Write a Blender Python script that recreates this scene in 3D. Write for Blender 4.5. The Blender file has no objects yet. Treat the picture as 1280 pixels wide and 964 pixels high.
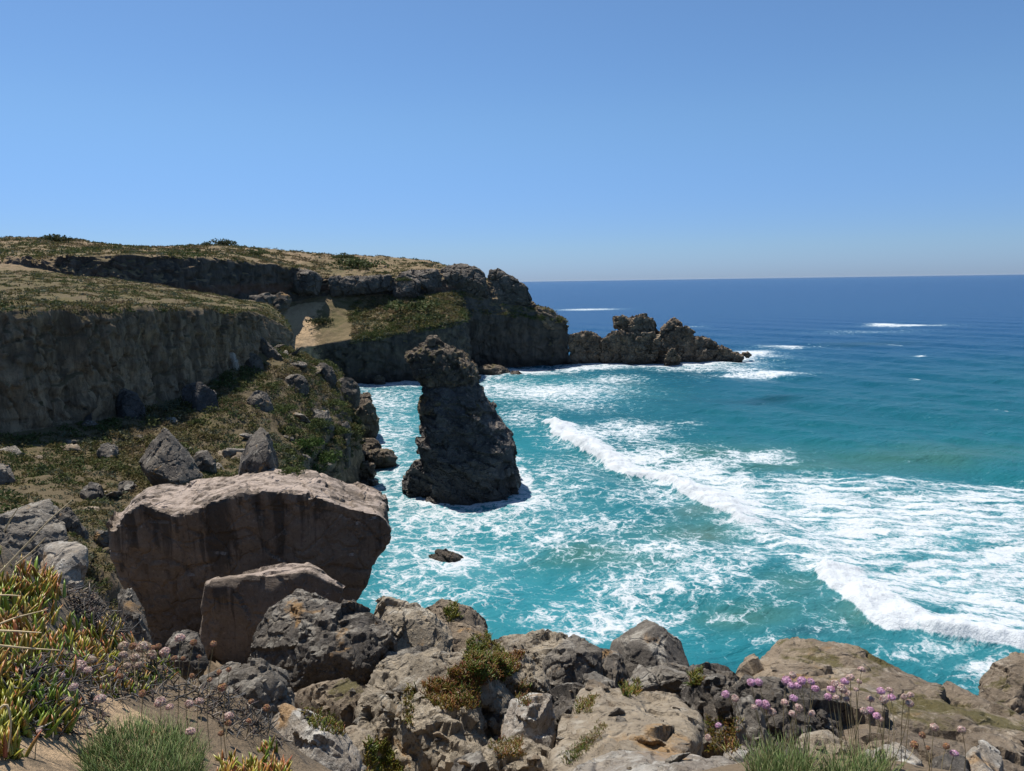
import bpy, bmesh, math, random
import numpy as np
from mathutils import Vector, Matrix

random.seed(7)
RNG = np.random.default_rng(7)
SC = bpy.context.scene
COL = SC.collection
R = math.radians

# ---------------------------------------------------------------- camera, sky, sun, exposure
CAM_H = 22.0
PITCH = R(8.1)
ROLL = 0.0145
FOC = 914.0                                     # focal length in photograph pixels (1280 wide)
f_ = np.array([0, math.cos(PITCH), -math.sin(PITCH)])
u0 = np.array([0, math.sin(PITCH), math.cos(PITCH)])
r0 = np.array([1.0, 0, 0])
r_ = r0 * math.cos(ROLL) - u0 * math.sin(ROLL)
u_ = u0 * math.cos(ROLL) + r0 * math.sin(ROLL)
CPOS = np.array([0, 0, CAM_H])

cd = bpy.data.cameras.new('camera')
cam = bpy.data.objects.new('camera', cd)
COL.objects.link(cam)
M = Matrix(((r_[0], u_[0], -f_[0], 0), (r_[1], u_[1], -f_[1], 0), (r_[2], u_[2], -f_[2], CAM_H), (0, 0, 0, 1)))
cam.matrix_world = M
cd.sensor_fit = 'HORIZONTAL'
cd.sensor_width = 36
cd.lens = 36 * FOC / 1280
cd.clip_start = 0.05
cd.clip_end = 120000
SC.camera = cam

SUN_EL, SUN_AZ = R(63), R(-38)                   # azimuth measured from +Y towards +X
sun_dir = np.array([math.sin(SUN_AZ) * math.cos(SUN_EL), math.cos(SUN_AZ) * math.cos(SUN_EL), math.sin(SUN_EL)])
world = bpy.data.worlds.new('World')
SC.world = world
world.use_nodes = True
wt = world.node_tree
wt.nodes.clear()
sky = wt.nodes.new('ShaderNodeTexSky')
sky.sky_type = 'NISHITA'
sky.sun_disc = False
sky.sun_elevation = SUN_EL
sky.sun_rotation = SUN_AZ
sky.altitude = 0
sky.air_density = 1.0
sky.dust_density = 0.3
sky.ozone_density = 2.2
bg = wt.nodes.new('ShaderNodeBackground')
bg.inputs[1].default_value = 0.090
wo = wt.nodes.new('ShaderNodeOutputWorld')
# the air over the sea is blue towards the horizon: tint the sky by height above it
tc = wt.nodes.new('ShaderNodeTexCoord')
sx = wt.nodes.new('ShaderNodeSeparateXYZ')
wt.links.new(tc.outputs['Generated'], sx.inputs[0])
cr = wt.nodes.new('ShaderNodeValToRGB')
cr.color_ramp.interpolation = 'EASE'
for k, (e, c) in enumerate([(0.0, (0.42, 0.62, 1.16)), (0.05, (0.46, 0.655, 1.06)), (0.22, (0.62, 0.82, 1.03)), (0.6, (0.74, 0.90, 0.98))]):
    el = cr.color_ramp.elements[k] if k < 2 else cr.color_ramp.elements.new(e)
    el.position = e
    el.color = (*c, 1)
wt.links.new(sx.outputs[2], cr.inputs[0])
mm = wt.nodes.new('ShaderNodeMix')
mm.data_type = 'RGBA'
mm.blend_type = 'MULTIPLY'
mm.inputs[0].default_value = 1.0
wt.links.new(sky.outputs[0], mm.inputs[6])
wt.links.new(cr.outputs[0], mm.inputs[7])
wt.links.new(mm.outputs[2], bg.inputs[0])
wt.links.new(bg.outputs[0], wo.inputs[0])

sl = bpy.data.lights.new('sun', 'SUN')
sl.energy = 5.0
sl.angle = R(0.53)
sl.color = (1.0, 0.95, 0.87)
so = bpy.data.objects.new('sun', sl)
COL.objects.link(so)
so.rotation_euler = Vector(sun_dir).to_track_quat('Z', 'Y').to_euler()
so.location = (-20, 40, 80)

SC.render.engine = 'CYCLES'
SC.cycles.use_denoising = True
SC.cycles.max_bounces = 6
SC.cycles.transparent_max_bounces = 8
SC.view_settings.view_transform = 'Standard'
SC.view_settings.look = 'None'
SC.view_settings.exposure = 0.30
SC.view_settings.gamma = 1.0
SC.view_settings.use_curve_mapping = False


# ---------------------------------------------------------------- geometry helpers
def ray(px, py):
    return f_ + r_ * ((px - 640) / FOC) + u_ * ((482 - py) / FOC)


def P(px, py, d):
    """the world point seen at photograph pixel (px, py) standing d metres in front of the camera"""
    v = ray(px, py)
    return CPOS + v * (d / v[1])


def SEA(px, py, z=0.0):
    v = ray(px, py)
    return CPOS + v * ((z - CAM_H) / v[2])


def pts(lst):
    return np.array([P(*q) for q in lst])


# ---------------------------------------------------------------- numpy noise
_perm = RNG.permutation(256).astype(np.int64)
_perm = np.concatenate([_perm, _perm, _perm])
_g = RNG.normal(size=(256, 3))
_g /= np.linalg.norm(_g, axis=1)[:, None]
_g = _g.astype(np.float32)
_rv = RNG.random((256, 3)).astype(np.float32)


def _hash(i, j, k):
    return _perm[_perm[_perm[i & 255] + (j & 255)] + (k & 255)]


def perlin(p):
    p = np.asarray(p, np.float32)
    i = np.floor(p).astype(np.int64)
    f = (p - i).astype(np.float32)
    w = f * f * f * (f * (f * 6 - 15) + 10)
    out = np.zeros(len(p), np.float32)
    for dx in (0, 1):
        wx = w[:, 0] if dx else 1 - w[:, 0]
        for dy in (0, 1):
            wy = w[:, 1] if dy else 1 - w[:, 1]
            for dz in (0, 1):
                wz = w[:, 2] if dz else 1 - w[:, 2]
                g = _g[_hash(i[:, 0] + dx, i[:, 1] + dy, i[:, 2] + dz)]
                out += wx * wy * wz * (g[:, 0] * (f[:, 0] - dx) + g[:, 1] * (f[:, 1] - dy) + g[:, 2] * (f[:, 2] - dz))
    return out * 1.5


def fbm(p, size, octs=4, rough=0.5, off=0.0):
    q = np.asarray(p, np.float32) / size + off
    a, s, n = 1.0, np.zeros(len(q), np.float32), 0.0
    for o in range(octs):
        s += a * perlin(q)
        n += a
        a *= rough
        q = q * 2.03 + 17.3
    return s / n


def ridge(p, size, octs=3, off=0.0):
    q = np.asarray(p, np.float32) / size + off
    a, s, n = 1.0, np.zeros(len(q), np.float32), 0.0
    for o in range(octs):
        s += a * (1 - 2 * np.abs(perlin(q)))
        n += a
        a *= 0.5
        q = q * 2.1 + 9.1
    return s / n


def facet(p, size, off=0.0):
    """cells that each carry a plane of their own: blocky, stepped rock"""
    q = np.asarray(p, np.float32) / size + off
    i = np.floor(q).astype(np.int64)
    best = np.full(len(q), 9e9, np.float32)
    val = np.zeros(len(q), np.float32)
    for dx in (-1, 0, 1):
        for dy in (-1, 0, 1):
            for dz in (-1, 0, 1):
                c = i + np.array([dx, dy, dz])
                h = _hash(c[:, 0], c[:, 1], c[:, 2])
                cp = c + _rv[h]
                dv = q - cp
                d = (dv * dv).sum(1)
                m = d < best
                best = np.where(m, d, best)
                v = (dv * _g[h]).sum(1) * 1.5 + (_rv[h][:, 0] - 0.5) * 0.8
                val = np.where(m, v, val)
    return val


def crack(p, size, off=0.0, w=0.05):
    """narrow joints between irregular blocks"""
    q = np.asarray(p, np.float32) / size + off
    q = q + 0.25 * np.stack([perlin(q * 1.7), perlin(q * 1.7 + 31), perlin(q * 1.7 + 67)], 1)
    i = np.floor(q).astype(np.int64)
    f1 = np.full(len(q), 9e9, np.float32)
    f2 = f1.copy()
    for dx in (-1, 0, 1):
        for dy in (-1, 0, 1):
            for dz in (-1, 0, 1):
                c = i + np.array([dx, dy, dz])
                h = _hash(c[:, 0], c[:, 1], c[:, 2])
                d = np.sqrt(((q - c - _rv[h]) ** 2).sum(1))
                f2 = np.minimum(f2, np.maximum(d, f1))
                f1 = np.minimum(f1, d)
    return -(1 - smooth01(f2 - f1, 0.0, w))


def smooth01(x, a, b):
    t = np.clip((x - a) / (b - a), 0, 1)
    return t * t * (3 - 2 * t)


# ---------------------------------------------------------------- mesh helpers
def unit(v):
    return v / (np.linalg.norm(v, axis=-1, keepdims=True) + 1e-9)


def new_mesh(name, v, faces, mat=None, smooth=True):
    me = bpy.data.meshes.new(name)
    v = np.asarray(v, np.float32)
    if isinstance(faces, np.ndarray):
        k = faces.shape[1]
        me.vertices.add(len(v))
        me.vertices.foreach_set('co', v.ravel())
        me.loops.add(faces.size)
        me.loops.foreach_set('vertex_index', faces.ravel().astype(np.int32))
        me.polygons.add(len(faces))
        me.polygons.foreach_set('loop_start', (np.arange(len(faces)) * k).astype(np.int32))
        me.update(calc_edges=True)
    else:
        me.from_pydata([tuple(map(float, q)) for q in v], [], faces)
        me.update()
    me.validate()
    if smooth:
        me.polygons.foreach_set('use_smooth', np.ones(len(me.polygons), bool))
    if mat:
        me.materials.append(mat)
    return me


def link(name, me, parent=None, loc=None):
    o = bpy.data.objects.new(name, me)
    COL.objects.link(o)
    if parent is not None:
        o.parent = parent
    if loc is not None:
        o.location = loc
    return o


def tag(o, label=None, cat=None, group=None, kind=None):
    if label:
        o['label'] = label
    if cat:
        o['category'] = cat
    if group:
        o['group'] = group
    if kind:
        o['kind'] = kind
    return o


def fattr(me, name, arr):
    a = me.attributes.new(name, 'FLOAT', 'POINT')
    a.data.foreach_set('value', np.asarray(arr, np.float32))


def cattr(me, name, rgb):
    a = me.attributes.new(name, 'FLOAT_COLOR', 'POINT')
    c = np.ones((len(rgb), 4), np.float32)
    c[:, :3] = rgb
    a.data.foreach_set('color', c.ravel())


def grid_faces(nr, nc):
    i = np.arange(nr * nc).reshape(nr, nc)
    return np.stack([i[:-1, :-1], i[:-1, 1:], i[1:, 1:], i[1:, :-1]], -1).reshape(-1, 4)


def grid_normals(G):
    du = np.gradient(G, axis=1)
    dv = np.gradient(G, axis=0)
    n = np.cross(du, dv)
    n /= np.linalg.norm(n, axis=2)[..., None] + 1e-9
    return n


def catmull(ctrl, n):
    """ctrl (N,3) -> n samples"""
    ctrl = np.asarray(ctrl, float)
    N = len(ctrl)
    t = np.linspace(0, N - 1, n)
    i = np.clip(np.floor(t).astype(int), 0, N - 2)
    f = (t - i)[:, None]
    p0 = ctrl[np.clip(i - 1, 0, N - 1)]
    p1 = ctrl[i]
    p2 = ctrl[i + 1]
    p3 = ctrl[np.clip(i + 2, 0, N - 1)]
    a = 0.5 * ((2 * p1) + (-p0 + p2) * f + (2 * p0 - 5 * p1 + 4 * p2 - p3) * f ** 2 + (-p0 + 3 * p1 - 3 * p2 + p3) * f ** 3)
    return a * 0.6 + (p1 * (1 - f) + p2 * f) * 0.4


def loft(rows, ncol, nsub):
    """rows of control points, far to near -> grid (R, ncol, 3) and the row parameter of each grid row"""
    S = [catmull(r, ncol) for r in rows]
    G, T = [], []
    for k in range(len(S) - 1):
        m = nsub[k]
        for j in range(m):
            t = j / m
            G.append(S[k] * (1 - t) + S[k + 1] * t)
            T.append(k + t)
    G.append(S[-1])
    T.append(len(S) - 1)
    return np.array(G), np.array(T)


# ---------------------------------------------------------------- material helpers
def nd(t, typ, ins=None, **props):
    n = t.nodes.new(typ)
    for k, v in props.items():
        setattr(n, k, v)
    for k, v in (ins or {}).items():
        if isinstance(v, bpy.types.NodeSocket):
            t.links.new(v, n.inputs[k])
        else:
            n.inputs[k].default_value = v
    return n


def rgba(c):
    return (c[0], c[1], c[2], 1.0) if not isinstance(c, bpy.types.NodeSocket) else c


def mixc(t, fac, a, b, blend='MIX'):
    return nd(t, 'ShaderNodeMix', {0: fac, 6: rgba(a), 7: rgba(b)}, data_type='RGBA', blend_type=blend).outputs[2]


def math_(t, op, a, b=0.0, clamp=False):
    return nd(t, 'ShaderNodeMath', {0: a, 1: b}, operation=op, use_clamp=clamp).outputs[0]


def sstep(t, x, a, b, lo=0.0, hi=1.0):
    return nd(t, 'ShaderNodeMapRange', {0: x, 1: a, 2: b, 3: lo, 4: hi}, interpolation_type='SMOOTHSTEP').outputs[0]


def noise(t, vec, scale, detail=6, rough=0.6, dist=0.0):
    return nd(t, 'ShaderNodeTexNoise', {'Vector': vec, 'Scale': scale, 'Detail': detail, 'Roughness': rough, 'Distortion': dist}).outputs[0]


def vmul(t, vec, s):
    return nd(t, 'ShaderNodeVectorMath', {0: vec, 1: s}, operation='MULTIPLY').outputs[0]


def new_mat(name):
    m = bpy.data.materials.new(name)
    m.use_nodes = True
    t = m.node_tree
    t.nodes.clear()
    out = t.nodes.new('ShaderNodeOutputMaterial')
    return m, t, out


def rock_mat(name, base, dark, pale, scale=1.0, lichen=0.4, orange=0.0, up_pale=0.5, bump=0.5, stain=None, strata=None,
             moss=0.0, wet=False, contrast=1.0, speck=0.35):
    """weathered stone: scale = size of one metre of pattern; pale = lichen / weathered skin growing on tops"""
    m, t, out = new_mat(name)
    geo = nd(t, 'ShaderNodeNewGeometry')
    pos = geo.outputs['Position']
    nz = nd(t, 'ShaderNodeSeparateXYZ', {0: geo.outputs['Normal']}).outputs[2]
    n1 = noise(t, pos, 0.55 * scale, 8, 0.65, 0.4)
    n2 = noise(t, pos, 3.1 * scale, 9, 0.7, 0.2)
    n3 = noise(t, pos, 17 * scale, 7, 0.75)
    c = mixc(t, sstep(t, n1, 0.5 - 0.16 / contrast, 0.5 + 0.16 / contrast), dark, base)
    c = mixc(t, sstep(t, n2, 0.38, 0.62), mixc(t, 0.55, c, dark), c)
    if strata:
        sp = vmul(t, pos, strata)
        ns = noise(t, sp, 1.0, 6, 0.65, 0.3)
        c = mixc(t, sstep(t, ns, 0.42, 0.62, 0, 0.75), c, dark)
    # weathered pale skin, mostly on faces that look up
    nl = noise(t, pos, 1.9 * scale, 10, 0.72, 0.6)
    upf = math_(t, 'MULTIPLY_ADD', nz, 0.32 * up_pale)
    t.nodes[-1].inputs[2].default_value = 0.0
    lf = math_(t, 'ADD', nl, upf)
    lf = math_(t, 'ADD', lf, 0.12 * (lichen - 0.5))
    c = mixc(t, sstep(t, lf, 0.56, 0.70, 0, 0.85), c, pale)
    if orange > 0:
        no = noise(t, pos, 1.3 * scale, 7, 0.6, 0.8)
        c = mixc(t, sstep(t, no, 0.62 - 0.1 * orange, 0.70 - 0.06 * orange, 0, 0.7), c, (0.42, 0.24, 0.09))
    if moss > 0:
        nm = noise(t, pos, 0.9 * scale, 8, 0.7, 0.5)
        mf = math_(t, 'ADD', nm, math_(t, 'MULTIPLY', nz, 0.12))
        c = mixc(t, sstep(t, mf, 0.66 - 0.12 * moss, 0.74 - 0.12 * moss, 0, 0.85), c, (0.10, 0.085, 0.025))
    # pits and specks
    c = mixc(t, sstep(t, n3, 0.34, 0.47, min(1, speck * 1.9), 0.0), c, mixc(t, 0.25, (0.02, 0.018, 0.015), c))
    c = mixc(t, sstep(t, n3, 0.55, 0.68, 0.0, speck * 1.1), c, pale)
    if stain:
        z0, z1, amt = stain
        sz = nd(t, 'ShaderNodeSeparateXYZ', {0: pos}).outputs[2]
        st = noise(t, vmul(t, pos, (2.6, 2.6, 0.16)), 1.0, 6, 0.65, 0.7)
        zf = nd(t, 'ShaderNodeMapRange', {0: sz, 1: z0, 2: z1, 3: -0.14, 4: 0.13}).outputs[0]
        n1b = math_(t, 'MULTIPLY', math_(t, 'SUBTRACT', n1, 0.5), 0.5)
        sf = sstep(t, math_(t, 'ADD', math_(t, 'ADD', st, zf), n1b), 0.50, 0.62, 0, amt)
        vert = sstep(t, nz, 0.25, 0.6, 1.0, 0.0)
        c = mixc(t, math_(t, 'MULTIPLY', sf, vert), c, (0.035, 0.031, 0.028))
    rough = 0.9
    if wet:
        sz = nd(t, 'ShaderNodeSeparateXYZ', {0: pos}).outputs[2]
        wn = math_(t, 'ADD', sz, math_(t, 'MULTIPLY', n1, -3.0))
        wf = sstep(t, wn, -1.2, 0.6, 1.0, 0.0)
        c = mixc(t, wf, c, mixc(t, 0.6, c, (0.03, 0.024, 0.02)))
        rough = sstep(t, wn, -1.2, 0.6, 0.35, 0.9)
    h = math_(t, 'ADD', math_(t, 'MULTIPLY', n2, 0.7), math_(t, 'MULTIPLY', n3, 0.25))
    vo = nd(t, 'ShaderNodeTexVoronoi', {'Vector': nd(t, 'ShaderNodeVectorMath', {0: pos, 1: vmul(t, nd(t, 'ShaderNodeTexNoise', {'Vector': pos, 'Scale': 1.5 * scale, 'Detail': 4.0}).outputs[1], (0.9 / scale,) * 3)}, operation='ADD').outputs[0],
                                        'Scale': 1.1 * scale}, feature='DISTANCE_TO_EDGE')
    h = math_(t, 'ADD', h, sstep(t, vo.outputs[0], 0.0, 0.06, -0.25, 0.0))
    bm = nd(t, 'ShaderNodeBump', {'Strength': min(1.0, bump), 'Distance': 0.26 / scale, 'Height': h})
    b = nd(t, 'ShaderNodeBsdfPrincipled', {'Base Color': c, 'Roughness': rough, 'Normal': bm.outputs[0]})
    b.inputs['Specular IOR Level'].default_value = 0.25
    t.links.new(b.outputs[0], out.inputs[0])
    return m


def plain_mat(name, attr=None, col=(0.5, 0.5, 0.5), rough=0.7, var=0.25, vscale=8.0, spec=0.3, trans=0.0):
    m, t, out = new_mat(name)
    pos = nd(t, 'ShaderNodeNewGeometry').outputs['Position']
    n = noise(t, pos, vscale, 4, 0.6)
    c = nd(t, 'ShaderNodeAttribute', attribute_name=attr).outputs[0] if attr else rgba(col)
    v = sstep(t, n, 0.3, 0.7, 1 - var, 1 + var)
    if attr:
        c = nd(t, 'ShaderNodeVectorMath', {0: c, 'Scale': v}, operation='SCALE').outputs[0]
    else:
        c = nd(t, 'ShaderNodeVectorMath', {0: tuple(col), 'Scale': v}, operation='SCALE').outputs[0]
    b = nd(t, 'ShaderNodeBsdfPrincipled', {'Base Color': c, 'Roughness': rough})
    b.inputs['Specular IOR Level'].default_value = spec
    if trans > 0:
        tr = nd(t, 'ShaderNodeBsdfTranslucent', {'Color': c})
        mx = nd(t, 'ShaderNodeMixShader', {0: trans, 1: b.outputs[0], 2: tr.outputs[0]})
        t.links.new(mx.outputs[0], out.inputs[0])
    else:
        t.links.new(b.outputs[0], out.inputs[0])
    return m


# ---------------------------------------------------------------- materials
M_BIG = rock_mat('brown_sandstone', (0.25, 0.195, 0.148), (0.15, 0.118, 0.092), (0.50, 0.40, 0.33), 0.9, 0.15, 0.0, 0.62, 0.8, stain=(15.7, 18.0, 0.7), speck=0.3, contrast=1.0)
M_GREY = rock_mat('grey_lichen_rock', (0.27, 0.235, 0.19), (0.115, 0.10, 0.085), (0.44, 0.40, 0.335), 1.3, 0.1, 0.12, 0.45, 0.9)
M_DARK = rock_mat('dark_pitted_rock', (0.20, 0.168, 0.133), (0.078, 0.069, 0.061), (0.37, 0.335, 0.28), 1.6, -0.3, 0.12, 0.55, 1.0, speck=0.5)
M_LIME = rock_mat('pale_rugged_limestone', (0.54, 0.45, 0.33), (0.25, 0.205, 0.15), (0.58, 0.53, 0.44), 1.6, 0.3, 0.12, 0.15, 1.0, speck=0.5)
M_TAN = rock_mat('tan_sandstone', (0.45, 0.365, 0.26), (0.29, 0.235, 0.17), (0.50, 0.44, 0.35), 1.3, 0.1, 0.3, 0.2, 0.8, speck=0.5)
M_PALE = rock_mat('whitish_lichen_rock', (0.46, 0.405, 0.33), (0.26, 0.22, 0.18), (0.58, 0.55, 0.49), 1.5, 0.4, 0.7, 0.3, 0.8, speck=0.55)
M_MOSSY = rock_mat('brown_mossy_rock', (0.36, 0.28, 0.195), (0.17, 0.132, 0.095), (0.44, 0.375, 0.295), 1.1, 0.0, 0.2, 0.3, 0.8, moss=0.05, speck=0.45)
M_SLAB = rock_mat('grey_cap_rock', (0.22, 0.185, 0.148), (0.085, 0.074, 0.063), (0.32, 0.275, 0.22), 0.35, 0.1, 0.1, 0.4, 0.9, strata=(0.9, 0.9, 0.12))
M_STACK = rock_mat('dark_slate_and_shaded_block', (0.155, 0.142, 0.135), (0.052, 0.05, 0.05), (0.25, 0.205, 0.16), 0.6, -0.2, 0.0, 0.7, 1.0, strata=(0.5, 0.2, 1.5), wet=True)  # slate of the stack; also paints cliff-foot blocks dark for the shade there
M_ISLET = rock_mat('brown_islet_rock', (0.33, 0.245, 0.165), (0.10, 0.08, 0.062), (0.42, 0.33, 0.23), 0.35, 0.1, 0.1, 0.4, 1.0, wet=True)
M_CAP = rock_mat('rubbly_caprock', (0.20, 0.155, 0.11), (0.06, 0.05, 0.042), (0.30, 0.24, 0.17), 0.7, 0.0, 0.1, 0.5, 1.0, moss=0.35)
M_SHORE = rock_mat('shore_rock', (0.19, 0.145, 0.098), (0.07, 0.057, 0.045), (0.26, 0.20, 0.14), 0.6, 0.2, 0.0, 0.5, 0.9, wet=True, moss=0.3)


def terrain_mat(name, rock_a, rock_b, sand, soil, veg_a, veg_b, scale, flute, wet_z=True, band=None):
    """slopes covered by dry scrub soil, steep faces bare rock; attribute sand = bare sand, veg = plant cover"""
    m, t, out = new_mat(name)
    geo = nd(t, 'ShaderNodeNewGeometry')
    pos = geo.outputs['Position']
    nz = nd(t, 'ShaderNodeSeparateXYZ', {0: geo.outputs['Normal']}).outputs[2]
    sz = nd(t, 'ShaderNodeSeparateXYZ', {0: pos}).outputs[2]
    n1 = noise(t, pos, 0.22 * scale, 8, 0.65, 0.5)
    n2 = noise(t, pos, 1.3 * scale, 9, 0.72, 0.2)
    n3 = noise(t, pos, 7.0 * scale, 5, 0.7)
    nf = noise(t, vmul(t, pos, flute), scale, 7, 0.7, 0.3)
    rock = mixc(t, sstep(t, nf, 0.36, 0.62), rock_b, rock_a)
    rock = mixc(t, sstep(t, n1, 0.36, 0.62, 0.6, 0.0), rock, rock_b)
    if band:
        z0, z1, bc = band
        bz = math_(t, 'ADD', sz, math_(t, 'MULTIPLY', math_(t, 'SUBTRACT', n1, 0.5), 5.0))
        bf = math_(t, 'MULTIPLY', sstep(t, bz, z0 - 0.6, z0 + 0.6), sstep(t, bz, z1 - 0.6, z1 + 0.6, 1.0, 0.0))
        rock = mixc(t, math_(t, 'MULTIPLY', bf, 0.6), rock, bc)
    rock = mixc(t, sstep(t, n3, 0.32, 0.46, 0.5, 0.0), rock, (0.03, 0.028, 0.025))
    va = nd(t, 'ShaderNodeAttribute', attribute_name='veg').outputs['Fac']
    sa = nd(t, 'ShaderNodeAttribute', attribute_name='sand').outputs['Fac']
    gr = mixc(t, sstep(t, n2, 0.40, 0.60), veg_a, veg_b)
    gr = mixc(t, sstep(t, n1, 0.42, 0.60), gr, mixc(t, 0.5, gr, soil))
    gv = sstep(t, math_(t, 'ADD', math_(t, 'MULTIPLY', n2, 0.9), va), 0.78, 0.98)
    ground = mixc(t, gv, soil, gr)
    sf = sstep(t, math_(t, 'ADD', math_(t, 'MULTIPLY', n2, 0.8), sa), 0.82, 1.0)
    ground = mixc(t, sf, ground, sand)
    ground = mixc(t, sstep(t, n3, 0.30, 0.48, 0.45, 0.0), ground, (0.045, 0.04, 0.022))
    steep = sstep(t, math_(t, 'ADD', nz, math_(t, 'MULTIPLY', math_(t, 'SUBTRACT', n2, 0.5), 0.5)), 0.50, 0.68)
    steep = math_(t, 'MAXIMUM', steep, math_(t, 'MULTIPLY', sf, 0.95))
    c = mixc(t, steep, rock, ground)
    if wet_z:
        wn = math_(t, 'ADD', sz, math_(t, 'MULTIPLY', n1, -4.0))
        wf = sstep(t, wn, -1.6, 1.0, 0.65, 0.0)
        c = mixc(t, wf, c, (0.03, 0.025, 0.022))
    h = math_(t, 'ADD', math_(t, 'MULTIPLY', n2, 0.8), math_(t, 'MULTIPLY', n3, 0.3))
    h = math_(t, 'ADD', h, math_(t, 'MULTIPLY', nf, 0.6))
    bm = nd(t, 'ShaderNodeBump', {'Strength': 0.85, 'Distance': 0.35 / scale, 'Height': h})
    b = nd(t, 'ShaderNodeBsdfPrincipled', {'Base Color': c, 'Roughness': 0.95, 'Normal': bm.outputs[0]})
    b.inputs['Specular IOR Level'].default_value = 0.15
    t.links.new(b.outputs[0], out.inputs[0])
    return m


M_HEAD = terrain_mat('headland_ground', (0.135, 0.113, 0.092), (0.058, 0.052, 0.047), (0.46, 0.33, 0.20), (0.25, 0.18, 0.11),
                     (0.10, 0.09, 0.04), (0.15, 0.12, 0.06), 0.6, (1.0, 1.0, 0.12), band=(20.5, 22.3, (0.15, 0.085, 0.06)))
M_COAST = terrain_mat('coast_ground', (0.32, 0.235, 0.15), (0.11, 0.085, 0.06), (0.40, 0.29, 0.18), (0.135, 0.105, 0.062),
                      (0.085, 0.08, 0.03), (0.14, 0.11, 0.05), 1.3, (1.0, 1.0, 0.16))
M_NEAR = terrain_mat('near_ground', (0.19, 0.16, 0.125), (0.08, 0.07, 0.06), (0.48, 0.34, 0.21), (0.20, 0.15, 0.10),
                     (0.12, 0.10, 0.06), (0.20, 0.15, 0.09), 5.0, (1, 1, 1), wet_z=False)
M_LEAF = plain_mat('scrub_leaf', 'tint', rough=0.8, var=0.2, vscale=3.0, spec=0.15, trans=0.25)
M_ICE = plain_mat('ice_plant_leaf', 'tint', rough=0.38, var=0.15, vscale=30.0, spec=0.4)
M_DEAD = plain_mat('dead_grey_stems', 'tint', rough=0.75, var=0.3, vscale=30.0)
M_GRASS = plain_mat('grass_blade', 'tint', rough=0.6, var=0.2, vscale=20.0, trans=0.25)
M_STRAW = plain_mat('dry_straw', None, (0.55, 0.42, 0.24), 0.7, 0.2, 30.0)
M_STEM = plain_mat('flower_stem', None, (0.24, 0.19, 0.10), 0.7, 0.25, 30.0)
M_PINK = plain_mat('pink_petals', 'tint', rough=0.7, var=0.2, vscale=60.0, trans=0.3)

# ================================================================ SETTING
# ---------------------------------------------------------------- sea
D2 = lambda a: a[..., :2]


def seg_dist(xy, line):
    """signed distance (positive on the left of the running direction) and 0..1 run along a polyline"""
    best = np.full(len(xy), 1e9)
    sgn = np.ones(len(xy))
    run = np.zeros(len(xy))
    L = np.linalg.norm(np.diff(line, axis=0), axis=1)
    cum = np.concatenate([[0], np.cumsum(L)])
    for k in range(len(line) - 1):
        a, b = line[k], line[k + 1]
        ab = b - a
        t = np.clip(((xy - a) @ ab) / (ab @ ab), 0, 1)
        q = a + t[:, None] * ab
        dv = xy - q
        d = np.hypot(dv[:, 0], dv[:, 1])
        m = d < best
        best = np.where(m, d, best)
        cr = ab[0] * dv[:, 1] - ab[1] * dv[:, 0]
        sgn = np.where(m, np.sign(cr), sgn)
        run = np.where(m, (cum[k] + t * L[k]) / cum[-1], run)
    return best * sgn, run


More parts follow.
